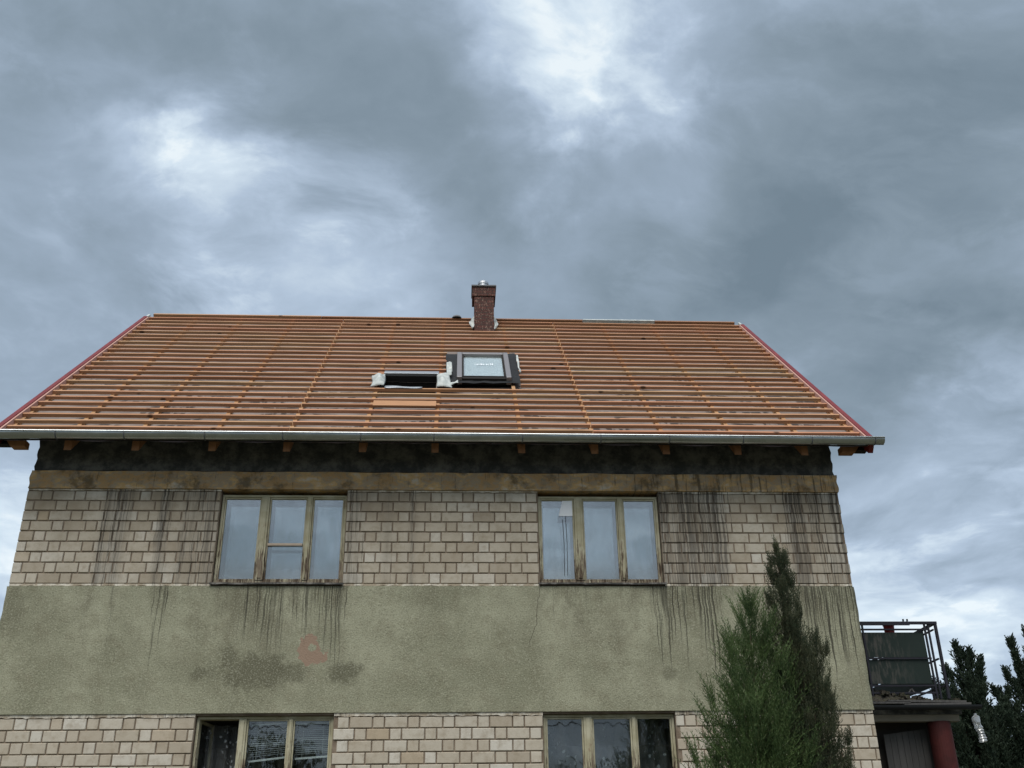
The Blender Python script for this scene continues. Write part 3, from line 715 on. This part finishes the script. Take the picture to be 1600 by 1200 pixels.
# red metal verge trims, inner flange coloured pale for their sheen, white tail at the top
for sgn, xv in ((-1, X0), (1, X1)):
    mb = MB(); xo = xv+sgn*.075
    rbox(mb, min(xv, xo), max(xv, xo), -.03, SR-.24, -.20, .035)
    mb.build('verge_trim', 'red_metal', roof, bevel=.006)
    mb = MB(); rbox(mb, min(xv-sgn*.028, xv-sgn*.002), max(xv-sgn*.028, xv-sgn*.002), -.02, SR-.26, -.085, .020)
    mb.build('verge_flange', 'metal_sheen', roof)
    mb = MB(); rbox(mb, min(xv+sgn*.02, xv+sgn*.0+sgn*.06), max(xv+sgn*.02, xv+sgn*.06), SR-.238, SR+.02, -.12, .012); mb.build('verge_board', 'foil_scrap', roof)
    # barge rafter and timber end below the overhang
    mb = MB(); a, b = sorted((xv+sgn*.06, xv-sgn*.10))
    rbox(mb, a, b, .12, SR-.02, -.30, -.205); mb.v[0] = RPt(a, .22, -.30); mb.v[1] = RPt(b, .22, -.30)
    mb.build('barge_rafter', 'black_board', roof)
    a, b = sorted((XL-.25, XL+.02)) if sgn < 0 else sorted((XR-.02, XR+.25))
    ex = a if sgn < 0 else b; ix = b if sgn < 0 else a
    q = MB().hexa([(min(ix, ex+sgn*-.07) if sgn < 0 else ix, -.46, 7.235), (ix if sgn < 0 else ex-.07, -.46, 7.235), (ix if sgn < 0 else ex-.07, -.30, 7.235), (ex+.07 if sgn < 0 else ix, -.30, 7.235),
                   (ex if sgn < 0 else ix, -.46, 7.33), (ix if sgn < 0 else ex, -.46, 7.33), (ix if sgn < 0 else ex, -.30, 7.33), (ex if sgn < 0 else ix, -.30, 7.33)])
    q.build('plate_end', 'rafter_wood', roof)
# drip edge along the eave, its highlight put into the pink colour, and soffit boarding behind the gutter
mb = MB(); rbox(mb, X0, X1, -.045, .05, -.035, -.012); mb.build('drip_edge', 'metal_sheen', roof)
MB().box(X0+.02, X1-.02, OV+.02, OV+.045, 7.275, 7.325).build('fascia_board', 'black_board', roof)

# ---- gutter
GX = [-.62, -.46, .535, 1.47, 2.58, 3.66, 4.75, 5.78, 7.035, 8.155, 9.145, 10.215, 11.22, 12.15, 12.285]
gut = MB(); gr_, gy, gz = .082, OV-.075, 7.335
def gutter_sec(a, b, r, bead=True, n=14):
    mb = MB(); st = 18
    dz0 = lambda x: .012*(x/12.)*0
    prof = []
    for k in range(st+1):
        an = math.pi*k/st; prof.append((gy-r*math.cos(an), gz-r*math.sin(an)))
    prof2 = [(gy-(r-.004)*math.cos(math.pi*k/st), gz-(r-.004)*math.sin(math.pi*k/st)) for k in range(st, -1, -1)]
    pr = prof+prof2; m = len(pr)
    nn = max(1, int((b-a)/.13)) if b-a > .15 else 1
    for i in range(nn+1):
        x = a+(b-a)*i/nn; w_ = .0025*math.sin(x*3.7)+.0015*math.sin(x*9)
        for y, z in pr: mb.v.append((x, y+w_, z+w_))
    for i in range(nn):
        for k in range(m): mb.f.append((i*m+k, i*m+(k+1) % m, (i+1)*m+(k+1) % m, (i+1)*m+k))
    mb.f += [tuple(range(m))[::-1], tuple(nn*m+k for k in range(m))]
    if bead: mb.tube([(a, gy-r-.004, gz+.004), (b, gy-r-.004, gz+.004)], .011, 8)
    return mb
gutter = tag(MB().box(X0, X1, OV-.004, OV+.012, 7.30, 7.345).build('gutter', 'zinc', house), 'new zinc half-round gutter along the eave')
for a, b in zip(GX[:-1], GX[1:]):
    gutter_sec(a+.001, b-.001, gr_).build('gutter_section', 'zinc', gutter, smooth=False)
for x in GX[1:-1]:
    gutter_sec(x-.008, x+.008, gr_+.006, bead=False).build('joint_sleeve', 'grey_cap', gutter)
for x in (GX[0], GX[-1]):
    mb = MB(); mb.v = [(x, gy-gr_*math.cos(math.pi*k/12), gz-gr_*math.sin(math.pi*k/12)) for k in range(13)]; mb.f = [tuple(range(13))]
    mb.build('end_cap', 'zinc', gutter)

# ---- chimney
cy = 4.29
ch = MB()
ch.box(6.423, 6.831, cy, cy+.42, 11.4, 12.61); ch.box(6.378, 6.866, cy-.02, cy+.46, 12.612, 12.83)
chim = ch.build('chimney', 'chimney_brick', house, bevel=.008)
MB().box(6.363, 6.881, cy-.05, cy+.475, 12.833, 12.862).build('chimney_cap', 'grey_cap', chim)
MB().lathe([(.125, 0), (.125, .06), (.10, .065), (.10, .13), (.115, .135), (.115, .18), (.08, .21), (0, .215)], (6.612, cy+.19, 12.863), 24).build('flue_pipe', 'flue_metal', chim, smooth=False)
MB().box(6.423-.003, 6.423+.18, cy-.004, cy-.002, 11.8, 11.99).build('base_flashing', 'chimney_brick', chim)
def crumple(fn, nx, ny, name, m, parent, seed, amp):
    rr = random.Random(seed); ph = [(rr.uniform(2, 9), rr.uniform(2, 9), rr.uniform(0, 6)) for _ in range(7)]
    def f(u, v):
        p = Vector(fn(u, v)); q = sum(math.sin(a*u+b*v+c) for a, b, c in ph)/4
        q2 = sum(math.sin(b*u-a*v+c*2) for a, b, c in ph)/4
        return p+Vector((q2*amp*.7, -q*amp, q*amp*.8))
    mb = MB().grid(nx, ny, f); o = mb.build(name, m, parent, smooth=True)
    md = o.modifiers.new('solid', 'SOLIDIFY'); md.thickness = .003
    return o
for sgn, xx in ((-1, 6.423), (1, 6.831)):
    crumple(lambda u, v: RPt(xx+sgn*(.005+.10*u*(.4+.6*v)), 6.60+.42*v, .03+.16*(1-u)*v), 8, 10, 'foil_collar', 'foil_scrap', chim, 5+sgn, .018)
mb = MB().lathe([(0, .07), (.05, .065), (.09, .04), (.11, 0)], (6.06, RPt(0, SR-.02, 0)[1], RPt(0, SR-.02, .03)[2]), 14); mb.build('ridge_lump', 'grey_cap', roof, smooth=True)

# ---- roof window (skylight)
# black collar with a hole for the frame
mb = MB(); h = .012
o4 = [(5.905, 2.70), (7.165, 2.74), (7.185, 4.66), (5.875, 4.60)]; i4 = [(6.10, 2.85), (7.0, 2.85), (7.0, 4.42), (6.10, 4.42)]
for k in range(4):
    n = (k+1) % 4; sub = 8
    for t in range(sub):
        def lp(P, Q, f): return (P[0]+(Q[0]-P[0])*f, P[1]+(Q[1]-P[1])*f)
        A, B_ = lp(o4[k], o4[n], t/sub), lp(o4[k], o4[n], (t+1)/sub); C_, D_ = lp(i4[k], i4[n], (t+1)/sub), lp(i4[k], i4[n], t/sub)
        w_ = lambda p: h+.010*math.sin(p[0]*23+p[1]*17)
        mb.quad(RPt(*A, w_(A)-.012), RPt(*B_, w_(B_)-.012), RPt(*C_, h+.012), RPt(*D_, h+.012))
skl = mb.build('roof_window', 'black_flashing', house)
md = skl.modifiers.new('solid', 'SOLIDIFY'); md.thickness = .006
tag(skl, 'closed roof window with black collar and pale glass')
fr = MB()
for a, b in ((6.085, 6.175), (6.925, 7.015)): rbox(MB(), a, b, 2.80, 4.44, -.06, .085).build('side_cladding', 'roof_window_metal', skl, bevel=.012)
rbox(MB(), 6.177, 6.923, 4.33, 4.44, -.06, .08).build('head_cladding', 'roof_window_metal', skl, bevel=.01)
rbox(MB(), 6.177, 6.923, 2.80, 2.90, -.06, .055).build('bottom_rail', 'black_board', skl, bevel=.008)
ring_s = MB(); 
for a, b, c, d_ in ((6.177, 6.205, 2.902, 4.328), (6.895, 6.923, 2.902, 4.328)): rbox(ring_s, a, b, c, d_, -.02, .062)
rbox(ring_s, 6.206, 6.894, 2.902, 2.94, -.02, .062); ring_s.build('sash', 'black_board', skl)
rbox(MB(), 6.206, 6.894, 2.941, 4.329, .030, .036).build('pane', 'roof_glass', skl)
rbox(MB(), 6.206, 6.894, 2.941, 4.329, .012, .016).build('glass_backing', 'white_shade', skl)  # white panel added under the pane to brighten the glass
# faint pale lettering on the glass
lt = MB(); rr = random.Random(4); X = 6.40
for k in range(9):
    wd = rr.uniform(.018, .04); hh = rr.uniform(.10, .19)
    rbox(lt, X, X+wd*.35, 3.72, 3.72+hh*.6, .0375, .0385)
    if k % 2: rbox(lt, X+wd*.36, X+wd, 3.72+hh*.2, 3.72+hh*.4, .0375, .0385)
    X += wd+.012
lt.build('glass_lettering', 'white_shade', skl)

# ---- open hatch
hat = MB()
rbox(hat, 4.84, 5.78, 3.10, 3.24, -.09, .05)
hatch = hat.build('roof_hatch', 'tin_grey', house, bevel=.01); tag(hatch, 'open black roof hatch wrapped in crumpled pale foil')
mb = MB(); rbox(mb, 4.84, 4.86, 2.36, 3.098, -.2, .0); rbox(mb, 5.76, 5.78, 2.36, 3.098, -.2, .0); mb.build('hatch_lining', 'black_board', hatch)
rbox(MB(), 4.86, 5.76, 3.085, 3.098, -.3, -.0).build('hatch_lining', 'black_board', hatch)
crumple(lambda u, v: RPt(4.66+.22*u+.02*math.sin(v*5), 2.42+.72*v-.10*(1-u)*v, .02+.11*math.sin(u*3.0)*math.sin(v*3.1+.1)), 14, 14, 'foil_wrap', 'foil_scrap', hatch, 11, .014)
crumple(lambda u, v: RPt(5.75+.26*u*(1-.25*v), 2.44+.75*v-.05*u, .02+.12*math.sin(u*2.6+.3)*math.sin(v*3.1)), 14, 14, 'foil_wrap', 'foil_scrap', hatch, 12, .014)
crumple(lambda u, v: RPt(5.90+.10*u, 2.95+.85*v, .05+.03*math.sin(v*9)), 6, 14, 'foil_wrap', 'foil_scrap', hatch, 13, .015)
crumple(lambda u, v: RPt(5.95+.16*u, 2.47+.16*v, .02+.05*u), 8, 5, 'foil_wrap', 'foil_scrap', hatch, 14, .015)
crumple(lambda u, v: RPt(4.90+.62*u, 2.33+.10*v*(1-.4*u), .014+.006*v), 14, 4, 'foil_strip', 'tin_grey', hatch, 15, .008)
crumple(lambda u, v: RPt(7.17+.03*u, 3.3+1.1*v, .03+.02*math.sin(v*14)), 3, 14, 'foil_wrap', 'foil_scrap', hatch, 16, .012)

# ------------------------------------------------------------------ things behind the panes
def curtain(name, x0, x1, y, z0, z1, label, seed):
    rr = random.Random(seed); p = rr.uniform(0, 6)
    fn = lambda u, v: (x0+u*(x1-x0), y+.03*math.sin(u*(x1-x0)*38+p)+.012*math.sin(u*(x1-x0)*71+p*2+v*2), z0+v*(z1-z0))
    o = MB().grid(int((x1-x0)*110), 6, fn).build(name, 'lace', smooth=True, loc=(0, 0, 0))
    return tag(o, label, 'curtain', 'lace curtains in the lower windows')
curtain('lace_curtain', 2.80, 3.27, .42, 2.3, 3.56, 'dark lace curtain hanging in the open left light of the lower window', 1)
curtain('lace_curtain', 7.33, 9.03, .42, 2.3, 3.58, 'lace curtain with deep folds behind the lower right window beside the conifers', 2)
def blind(x0, x1, z0, z1, tl, label):
    e = empty('venetian_blind', ((x0+x1)/2, .19, z0), label, 'blind', 'blinds in the lower window')
    cx = (x0+x1)/2
    n = 15
    me = None
    for k in range(n):
        z = z1-z0-.03-(z1-z0-.06)*k/n
        if me is None:
            me = MB().hexa([(x0-cx, -.012, -.008), (x1-cx, -.012, -.008), (x1-cx, .012, .006), (x0-cx, .012, .006), (x0-cx, -.012, -.0065), (x1-cx, -.012, -.0065), (x1-cx, .012, .0075), (x0-cx, .012, .0075)]).mesh('slat', 'blind_slat')
        o = link('slat', me, e, loc=(0, 0, z)); o.rotation_euler = (rnd.uniform(-.25, .25), -tl*(k/n)-rnd.uniform(-.01, .01), 0)
    o = MB().box(x0-cx, x1-cx, -.014, .014, -.012, .012).build('bottom_rail', 'blind_rail', e); o.rotation_euler[1] = -tl*1.1
    o = MB().box(x0-cx, x1-cx, -.014, .014, -.012, .008).build('head_rail', 'blind_rail', e, loc=(0, 0, z1-z0)); o.rotation_euler[1] = -tl*.6
    for f in (.2, .8):
        MB().box(x0+(x1-x0)*f-cx-.001, x0+(x1-x0)*f-cx+.001, -.016, -.0145, .0, z1-z0-.01).build('ladder_cord', 'blind_rail', e)
blind(3.43, 3.90, 3.10, 3.545, .10, 'slanting dark slatted blind in the middle light of the lower left window')
blind(4.03, 4.47, 3.12, 3.55, .06, 'dark slatted blind in the right light of the lower left window')
sh = empty('white_stand_in', (7.72, .098, 6.415), 'white tapered sheet added for an unidentified bright shape at the left pane of the upper right window', 'sheet')  # added sheet, stands in for a bright shape of unknown nature
def shf(u, v): return (-.12+.06*v+u*(.205-.06*v), .003*math.sin(u*4), .005+.235*v)
o = MB().grid(10, 4, shf).build('stand_in_sheet', 'white_shade', sh); md = o.modifiers.new('solid', 'SOLIDIFY'); md.thickness = .004
for dx, z1 in ((-.065, -.05), (-.02, 0.)): MB().tube([(dx, 0, -.88), (dx+.01, 0, -.4), (dx, 0, z1)], .0035, 5).build('cord', 'wire', sh)

# ------------------------------------------------------------------ balcony porch at the right
bal = empty('balcony', (12.8, 2.0, 0), 'dark balcony porch with stained green panels and red column beside the house', 'balcony')
def bbuild(mb, name, m, **k):
    o = mb.build(name, m, bal, **k); o.location = (-12.8, -2.0, 0); return o
YF = 2.0
BX0, BX1, BYB = XR+.0, 13.80, 5.2
for z0, z1 in ((4.745, 5.135), (4.335, 4.705)):
    bbuild(MB().box(BX0+.3, 13.60, YF+.03, YF+.045, z0, z1), 'panel', 'green_panel')
    bbuild(MB().box(13.745, 13.76, YF+.35, BYB, z0, z1), 'panel', 'green_panel')
bbuild(MB().box(BX0, 13.84, YF-.02, YF+.03, 5.26, 5.30), 'rail', 'rail_black')
bbuild(MB().box(BX0, 13.38, YF-.045, YF-.021, 5.235, 5.285), 'rail', 'rail_black')
bbuild(MB().box(BX0, 13.70, YF, YF+.025, 5.165, 5.19), 'rail', 'rail_black')
for z in (4.722, 4.30, 4.19): bbuild(MB().box(BX0, 13.66, YF, YF+.028, z-.012, z+.012), 'rail', 'rail_black')
bbuild(MB().box(13.80, 13.84, YF+.031, BYB, 5.26, 5.30), 'rail', 'rail_black')
for z in (5.18, 4.72, 4.30): bbuild(MB().box(13.775, 13.80, YF+.04, BYB, z-.012, z+.012), 'rail', 'rail_black')
for x in (12.62, 13.64, 13.70): bbuild(MB().box(x-.013, x+.013, YF+.0005, YF+.0295, 4.1, 5.258), 'post', 'rail_black')
bbuild(MB().box(13.80, 13.838, YF-.015, YF+.03, 4.1, 5.258), 'post', 'rail_black')
for y in (YF+.5, YF+1.6, YF+2.7): bbuild(MB().box(13.80, 13.83, y, y+.03, 4.1, 5.258), 'post', 'rail_black')
for x in (13.28, 13.345): bbuild(MB().box(x, x+.022, YF-.04, YF-.018, 5.301, 5.335), 'clamp', 'rail_black')
bbuild(MB().tube([(13.18, YF+.02, 4.17), (13.30, YF+.05, 4.31)], .014, 6), 'brace', 'grey_plank')
bbuild(MB().tube([(13.30, YF+.02, 4.17), (13.24, YF+.05, 4.31)], .014, 6), 'brace', 'grey_plank')
# slab, rubble, boards, gutter
bbuild(MB().box(BX0, 13.95, YF-.05, BYB, 3.86, 4.04), 'slab', 'dark_concrete')
rr = random.Random(9)
def rub(u, v):
    x = BX0+u*(14.0-BX0); y = YF-.16+v*1.0
    hgt = (.22*math.exp(-((x-12.7)/.5)**2)+.07)*(math.sin(min(1, v*1.6)*math.pi*.5)) + rr.uniform(-.018, .025)
    return (x, y, 4.035+max(-.02, hgt*(1 if 0 < u < 1 else .2)))
bbuild(MB().grid(60, 20, rub), 'rubble_heap', 'moss_rubble')
for k in range(44):
    x = rr.uniform(BX0+.25, 13.9); y = YF-.15+rr.uniform(0, .3); s_ = rr.uniform(.015, .045); z = 4.06+.13*math.exp(-((x-12.7)/.5)**2)
    q = [(x+sx_*s_*rr.uniform(.6, 1.2), y+sy_*s_*rr.uniform(.6, 1.2), z+sz_*s_*rr.uniform(.4, .9)) for sx_, sy_, sz_ in ((-1,-1,-1),(1,-1,-1),(1,1,-1),(-1,1,-1),(-1,-1,1),(1,-1,1),(1,1,1),(-1,1,1))]
    bbuild(MB().hexa(q), 'stone', 'moss_rubble')
for a, b, z, t in ((BX0, 13.1, 4.0, .0), (12.75, 13.98, 4.025, -.012), (13.0, 14.05, 3.975, .008)):
    bbuild(MB().hexa([(a, YF-.21, z), (b, YF-.21, z+t), (b, YF-.17, z+t), (a, YF-.17, z), (a, YF-.21, z+.03), (b, YF-.21, z+.03+t), (b, YF-.17, z+.03+t), (a, YF-.17, z+.03)]), 'edge_board', 'grey_plank')
mb = MB(); st = 8
for i, x in enumerate((BX0, 14.17)):
    for k in range(st+1): an = math.pi*k/st; mb.v.append((x, YF-.24-.065*math.cos(an), 3.965-.065*math.sin(an)))
for k in range(st): mb.f.append((k, k+1, st+2+k, st+1+k))
o = bbuild(mb, 'gutter', 'dark_tin'); md = o.modifiers.new('solid', 'SOLIDIFY'); md.thickness = .005
bbuild(MB().box(BX0, 13.90, YF-.04, YF+.10, 3.76, 3.858), 'soffit_beam', 'soffit_paint')
bbuild(MB().box(BX0, 13.84, YF+.102, BYB, 3.81, 3.858), 'soffit', 'porch_dark')
bbuild(MB().lathe([(.185, 0), (.175, 1.2), (.172, 2.4), (.172, 3.75), (.16, 3.759)], (13.60, YF+.06, 0), 28), 'column', 'column_red', smooth=False)
n = 7
for k in range(n):
    a = 12.78+k*.098
    bbuild(MB().hexa([(a, YF+.25, 0), (a+.093, YF+.25, 0), (a+.093, YF+.28, 0), (a, YF+.28, 0), (a, YF+.25, 3.60+.012*k), (a+.093, YF+.25, 3.612+.012*k), (a+.093, YF+.28, 3.612+.012*k), (a, YF+.28, 3.60+.012*k)]), 'wall_plank', 'grey_plank')
bbuild(MB().box(BX0, 13.70, YF+.45, YF+.55, 0, 3.808), 'porch_wall', 'porch_dark')
# red pot on the balcony
pot = empty('flower_pot', (13.10, YF+.12, 5.06), 'small red pot showing above the green balcony panel', 'pot')
MB().lathe([(0, 0), (.07, 0), (.085, .2), (.092, .2), (.092, .245), (.08, .245), (.07, .19), (0, .19)], (0, 0, 0), 20).build('pot', 'red_pot', pot)
MB().box(-.12, .12, -.04, .04, -.02, -.001).build('shelf_hook', 'rail_black', pot)
# crushed plastic bottle hanging from the porch gutter
bot = empty('plastic_bottle', (14.10, YF-.24, 3.42), 'crushed clear plastic bottle hanging below the dark porch gutter', 'bottle')
prof = [(.0, 0), (.052, .004), (.058, .02)]
for k in range(5): prof += [(.046, .04+.038*k), (.058, .06+.038*k)]
prof += [(.05, .25), (.062, .29), (.066, .33), (.05, .375), (.02, .40), (.018, .425), (0, .427)]
o = MB().lathe(prof, (0, 0, 0), 18)
o.v = [(x*(1+.16*math.sin(z*37))+.012*math.sin(z*16), y*(.8+.1*math.sin(z*51)), z) for x, y, z in o.v]
o = o.build('body', 'clear_plastic', bot, smooth=False); o.rotation_euler[1] = R(-6)
MB().tube([(-.045, 0, .42), (-.05, 0, .48)], .003, 5).build('string', 'wire', bot)

# ------------------------------------------------------------------ conifers
def spray_template(rng, n_side, side_len, width, droop, planes=2):
    """one twig of unit length along +z with side shoots; returns verts, tris"""
    V, F = [], []
    def blade(p, q, w0, w1):
        p, q = np.array(p), np.array(q); t = q-p; L = np.linalg.norm(t)+1e-9; t = t/L
        a = np.cross(t, [rng.uniform(-1, 1), rng.uniform(-1, 1), rng.uniform(-1, 1)]); a /= np.linalg.norm(a)+1e-9
        b = len(V); V.extend([p-a*w0, p+a*w0, q+a*w1, q-a*w1]); F.append((b, b+1, b+2, b+3))
    def axis(t): return np.array([droop*t*t, 0, t*(1-.15*droop*t)])
    ns = 5
    for i in range(ns):
        blade(axis(i/ns), axis((i+1)/ns), width*(1.2-.8*i/ns), width*(1.2-.8*(i+1)/ns))
    for i in range(n_side):
        t = .12+.86*i/n_side; c = axis(t); an = i*2.4+rng.uniform(-.5, .5)
        L = side_len*(1.05-.6*t)*rng.uniform(.7, 1.3); up = rng.uniform(.7, 1.1)
        q = c+np.array([math.cos(an)*L*.62, math.sin(an)*L*.62, L*up])
        mid = (c+q)/2 + np.array([math.cos(an), math.sin(an), 0])*L*.1
        blade(c, mid, width*.75, width*.9); blade(mid, q, width*.9, width*.12)
        for s_ in (-1, 1):
            an2 = an+s_*.8; q2 = mid+np.array([math.cos(an2)*L*.32, math.sin(an2)*L*.32, L*.42])
            blade(mid, q2, width*.75, width*.1)
    return np.array(V), np.array(F)
def conifer(name, base, height, prof, plumes, per, tmpl_kw, ssize, mname, label, group, seed, trunk_r=.07, zmin=.3, lean=.35):
    rng = random.Random(seed)
    T_ = [spray_template(rng, **tmpl_kw) for _ in range(6)]
    VV, FF, off = [], [], 0
    def radius(z):
        t = z/height
        for (a, ra), (b, rb) in zip(prof[:-1], prof[1:]):
            if a <= t <= b: return ra+(rb-ra)*(t-a)/(b-a)
        return 0
    axes = [((0, 0, 0), (0, 0, height))]
    for k in range(plumes):
        t = 1-((k+.5)/plumes)**.8*.93
        ztip = height*t*rng.uniform(.95, 1.03); an = k*2.39996+rng.uniform(-.4, .4)
        rr_ = radius(min(ztip, height*.999))*rng.uniform(.65, 1.08)
        ln = min(ztip*.8, height*rng.uniform(.22, .42))
        axes.append(((rr_*math.cos(an)*.25, rr_*math.sin(an)*.25, ztip-ln), (rr_*math.cos(an), rr_*math.sin(an), ztip)))
    for ai, (p, q) in enumerate(axes):
        p, q = np.array(p, float), np.array(q, float); L = np.linalg.norm(q-p)
        n = int(per*(1.3 if ai == 0 else 1)*L)
        outv = np.array([q[0], q[1], 0.0]); on = np.linalg.norm(outv); outv = outv/on if on > 1e-6 else np.zeros(3)
        for i in range(n):
            t = 1-(1-rng.random())**1.0*.98 if ai else rng.uniform(.1, 1)
            t = min(.995, t); c = p+(q-p)*t
            if c[2] < zmin: continue
            if rng.random() < .18: t = .97; c = p+(q-p)*t
            rad = (.05+.20*(1-t))*L**.5*.7 if ai else radius(c[2])*.35*(1-t)+.01
            an = rng.uniform(0, 2*math.pi)
            dirv = np.array([math.cos(an), math.sin(an), 0.])*rng.uniform(.1, 1)+outv*.35
            c2 = c+np.array([math.cos(an), math.sin(an), 0])*rad*rng.random()
            up_ = np.array([0, 0, 1.])+dirv*lean*(1.15-t)*1.6
            up_ /= np.linalg.norm(up_)
            a = np.cross(up_, [math.sin(an+1.3), math.cos(an+1.3), .2]); a /= np.linalg.norm(a); b = np.cross(up_, a)
            # droop axis (local x) points outward
            o_ = dirv-up_*np.dot(dirv, up_); on_ = np.linalg.norm(o_)
            if on_ > 1e-6: a = o_/on_; b = np.cross(up_, a)
            s = ssize*rng.uniform(.6, 1.25)*(.55+.45*(1-t) if ai == 0 else (1-.35*t))
            tv, tf = T_[rng.randrange(6)]
            Rm = np.stack([a, b, up_], 1)
            VV.append(tv*s@Rm.T+c2); FF.append(tf+off); off += len(tv)
    V = np.concatenate(VV); F = np.concatenate(FF)
    me = bpy.data.meshes.new('crown'); me.vertices.add(len(V)); me.vertices.foreach_set('co', V.astype(np.float32).ravel())
    me.loops.add(F.size); me.loops.foreach_set('vertex_index', F.astype(np.int32).ravel())
    me.polygons.add(len(F)); me.polygons.foreach_set('loop_start', np.arange(0, F.size, 4, dtype=np.int32)); me.update(calc_edges=True); me.validate()
    me.materials.append(MATS[mname])
    e = empty(name, base, label, 'tree', group)
    link('crown', me, e)
    tr = MB().tube([(0, 0, 0), (.01, 0, height*.3), (-.01, .01, height*.6), (0, 0, height*.97)], [trunk_r, trunk_r*.8, trunk_r*.45, .004], 8)
    for p, q in axes[1:]:
        if p[2] > .2: tr.tube([(0, 0, max(.1, p[2]-.25)), p, tuple(np.array(p)*.35+np.array(q)*.65)], [trunk_r*.25, trunk_r*.18, .003], 5)
    tr.build('trunk', 'bark', e)
    return e
feather = dict(n_side=17, side_len=.13, width=.0085, droop=.26)
stub = dict(n_side=13, side_len=.22, width=.016, droop=.1)
e1 = conifer('juniper_tree', (9.13, -3.1, 0), 4.32, [(0, .6), (.45, .72), (.6, .66), (.75, .5), (.88, .3), (1, .04)], 90, 50, feather, .52, 'juniper_green', 'bright green feathery juniper standing left of the darker spire by the facade', 'garden conifers', 21, lean=.62)
e2 = conifer('juniper_tree', (9.93, -3.0, 0), 5.05, [(0, .5), (.4, .54), (.55, .50), (.7, .40), (.82, .26), (.9, .14), (1, .03)], 95, 62, stub, .27, 'juniper_dark', 'dark olive conifer with the tall thin spire in front of the brick corner', 'garden conifers', 37, lean=.42)
e1.rotation_euler[1] = R(2.7); e2.rotation_euler[1] = R(-2.0)
back = dict(n_side=9, side_len=.35, width=.05, droop=.1)
def bgtree(base, h, r, label, seed):
    conifer('conifer_tree', base, h, [(0, r*.9), (.35, r), (.6, r*.92), (.8, r*.72), (.93, r*.35), (1, .05)], 130, 34, back, .5, 'cypress_dark', label, 'dark conifers behind the porch', seed, .12, lean=.4)
bgtree((20.05, 14, 0), 7.2, 1.7, 'dark pointed conifer right behind the balcony railing', 41)
bgtree((22.5, 14.2, 0), 8.0, 2.1, 'dark conifer at the right edge of the picture', 43)
bgtree((21.9, 16.5, 0), 5.9, 1.7, 'low dark conifer filling the gap between two taller ones', 45)

# ------------------------------------------------------------------ what the lower panes mirror: garden behind the viewer
def leafy(base, h, r, label, seed):
    rng = random.Random(seed); mb = MB()
    for k in range(46):
        an, ph = rng.uniform(0, 6.28), math.acos(rng.uniform(-1, 1)); q = rng.uniform(.35, 1)**.5*r
        c = Vector((q*math.cos(an)*math.sin(ph), q*math.sin(an)*math.sin(ph), h-r+q*math.cos(ph)*1.05))
        for _ in range(70):
            p = c+Vector((rng.gauss(0, r*.17), rng.gauss(0, r*.17), rng.gauss(0, r*.15)))
            a = Vector((rng.gauss(0, 1), rng.gauss(0, 1), rng.gauss(0, 1))).normalized()*.16; b = a.orthogonal().normalized()*.10
            mb.quad(p-a, p+b, p+a, p-b)
    e = empty('leafy_tree', base, label, 'tree', 'trees mirrored in the lower windows')
    mb.build('crown', 'broad_leaf', e)
    MB().tube([(0, 0, 0), (.05, 0, h*.4), (0, .05, h*.75)], [.22, .16, .05], 8).build('trunk', 'bark', e)
leafy((-4, -44, 0), 8.6, 3.2, 'leafy tree mirrored in the slatted lower left window', 1)
leafy((2.0, -48, 0), 8.0, 3.0, 'round tree mirrored in the right light of the lower left window', 2)
leafy((9.5, -46, 0), 7.6, 3.2, 'leafy tree mirrored in the left light of the lower right window', 3)
leafy((14.5, -50, 0), 7.4, 3.0, 'tree mirrored in the middle light of the lower right window', 4)
leafy((19.5, -44, 0), 8.8, 3.4, 'broad tree mirrored in the right light of the lower right window', 5)
for k, (z, dz) in enumerate(((9.6, .5), (8.9, .9))):
    pts = [(-30+70*i/24, -34-k*.6, z-dz*math.sin(math.pi*i/24)) for i in range(25)]
    tag(MB().tube(pts, .03, 6).build('overhead_wire', 'wire'), ('upper' if k == 0 else 'lower')+' overhead wire mirrored in the lower right window', 'wire', 'wires mirrored in the windows')
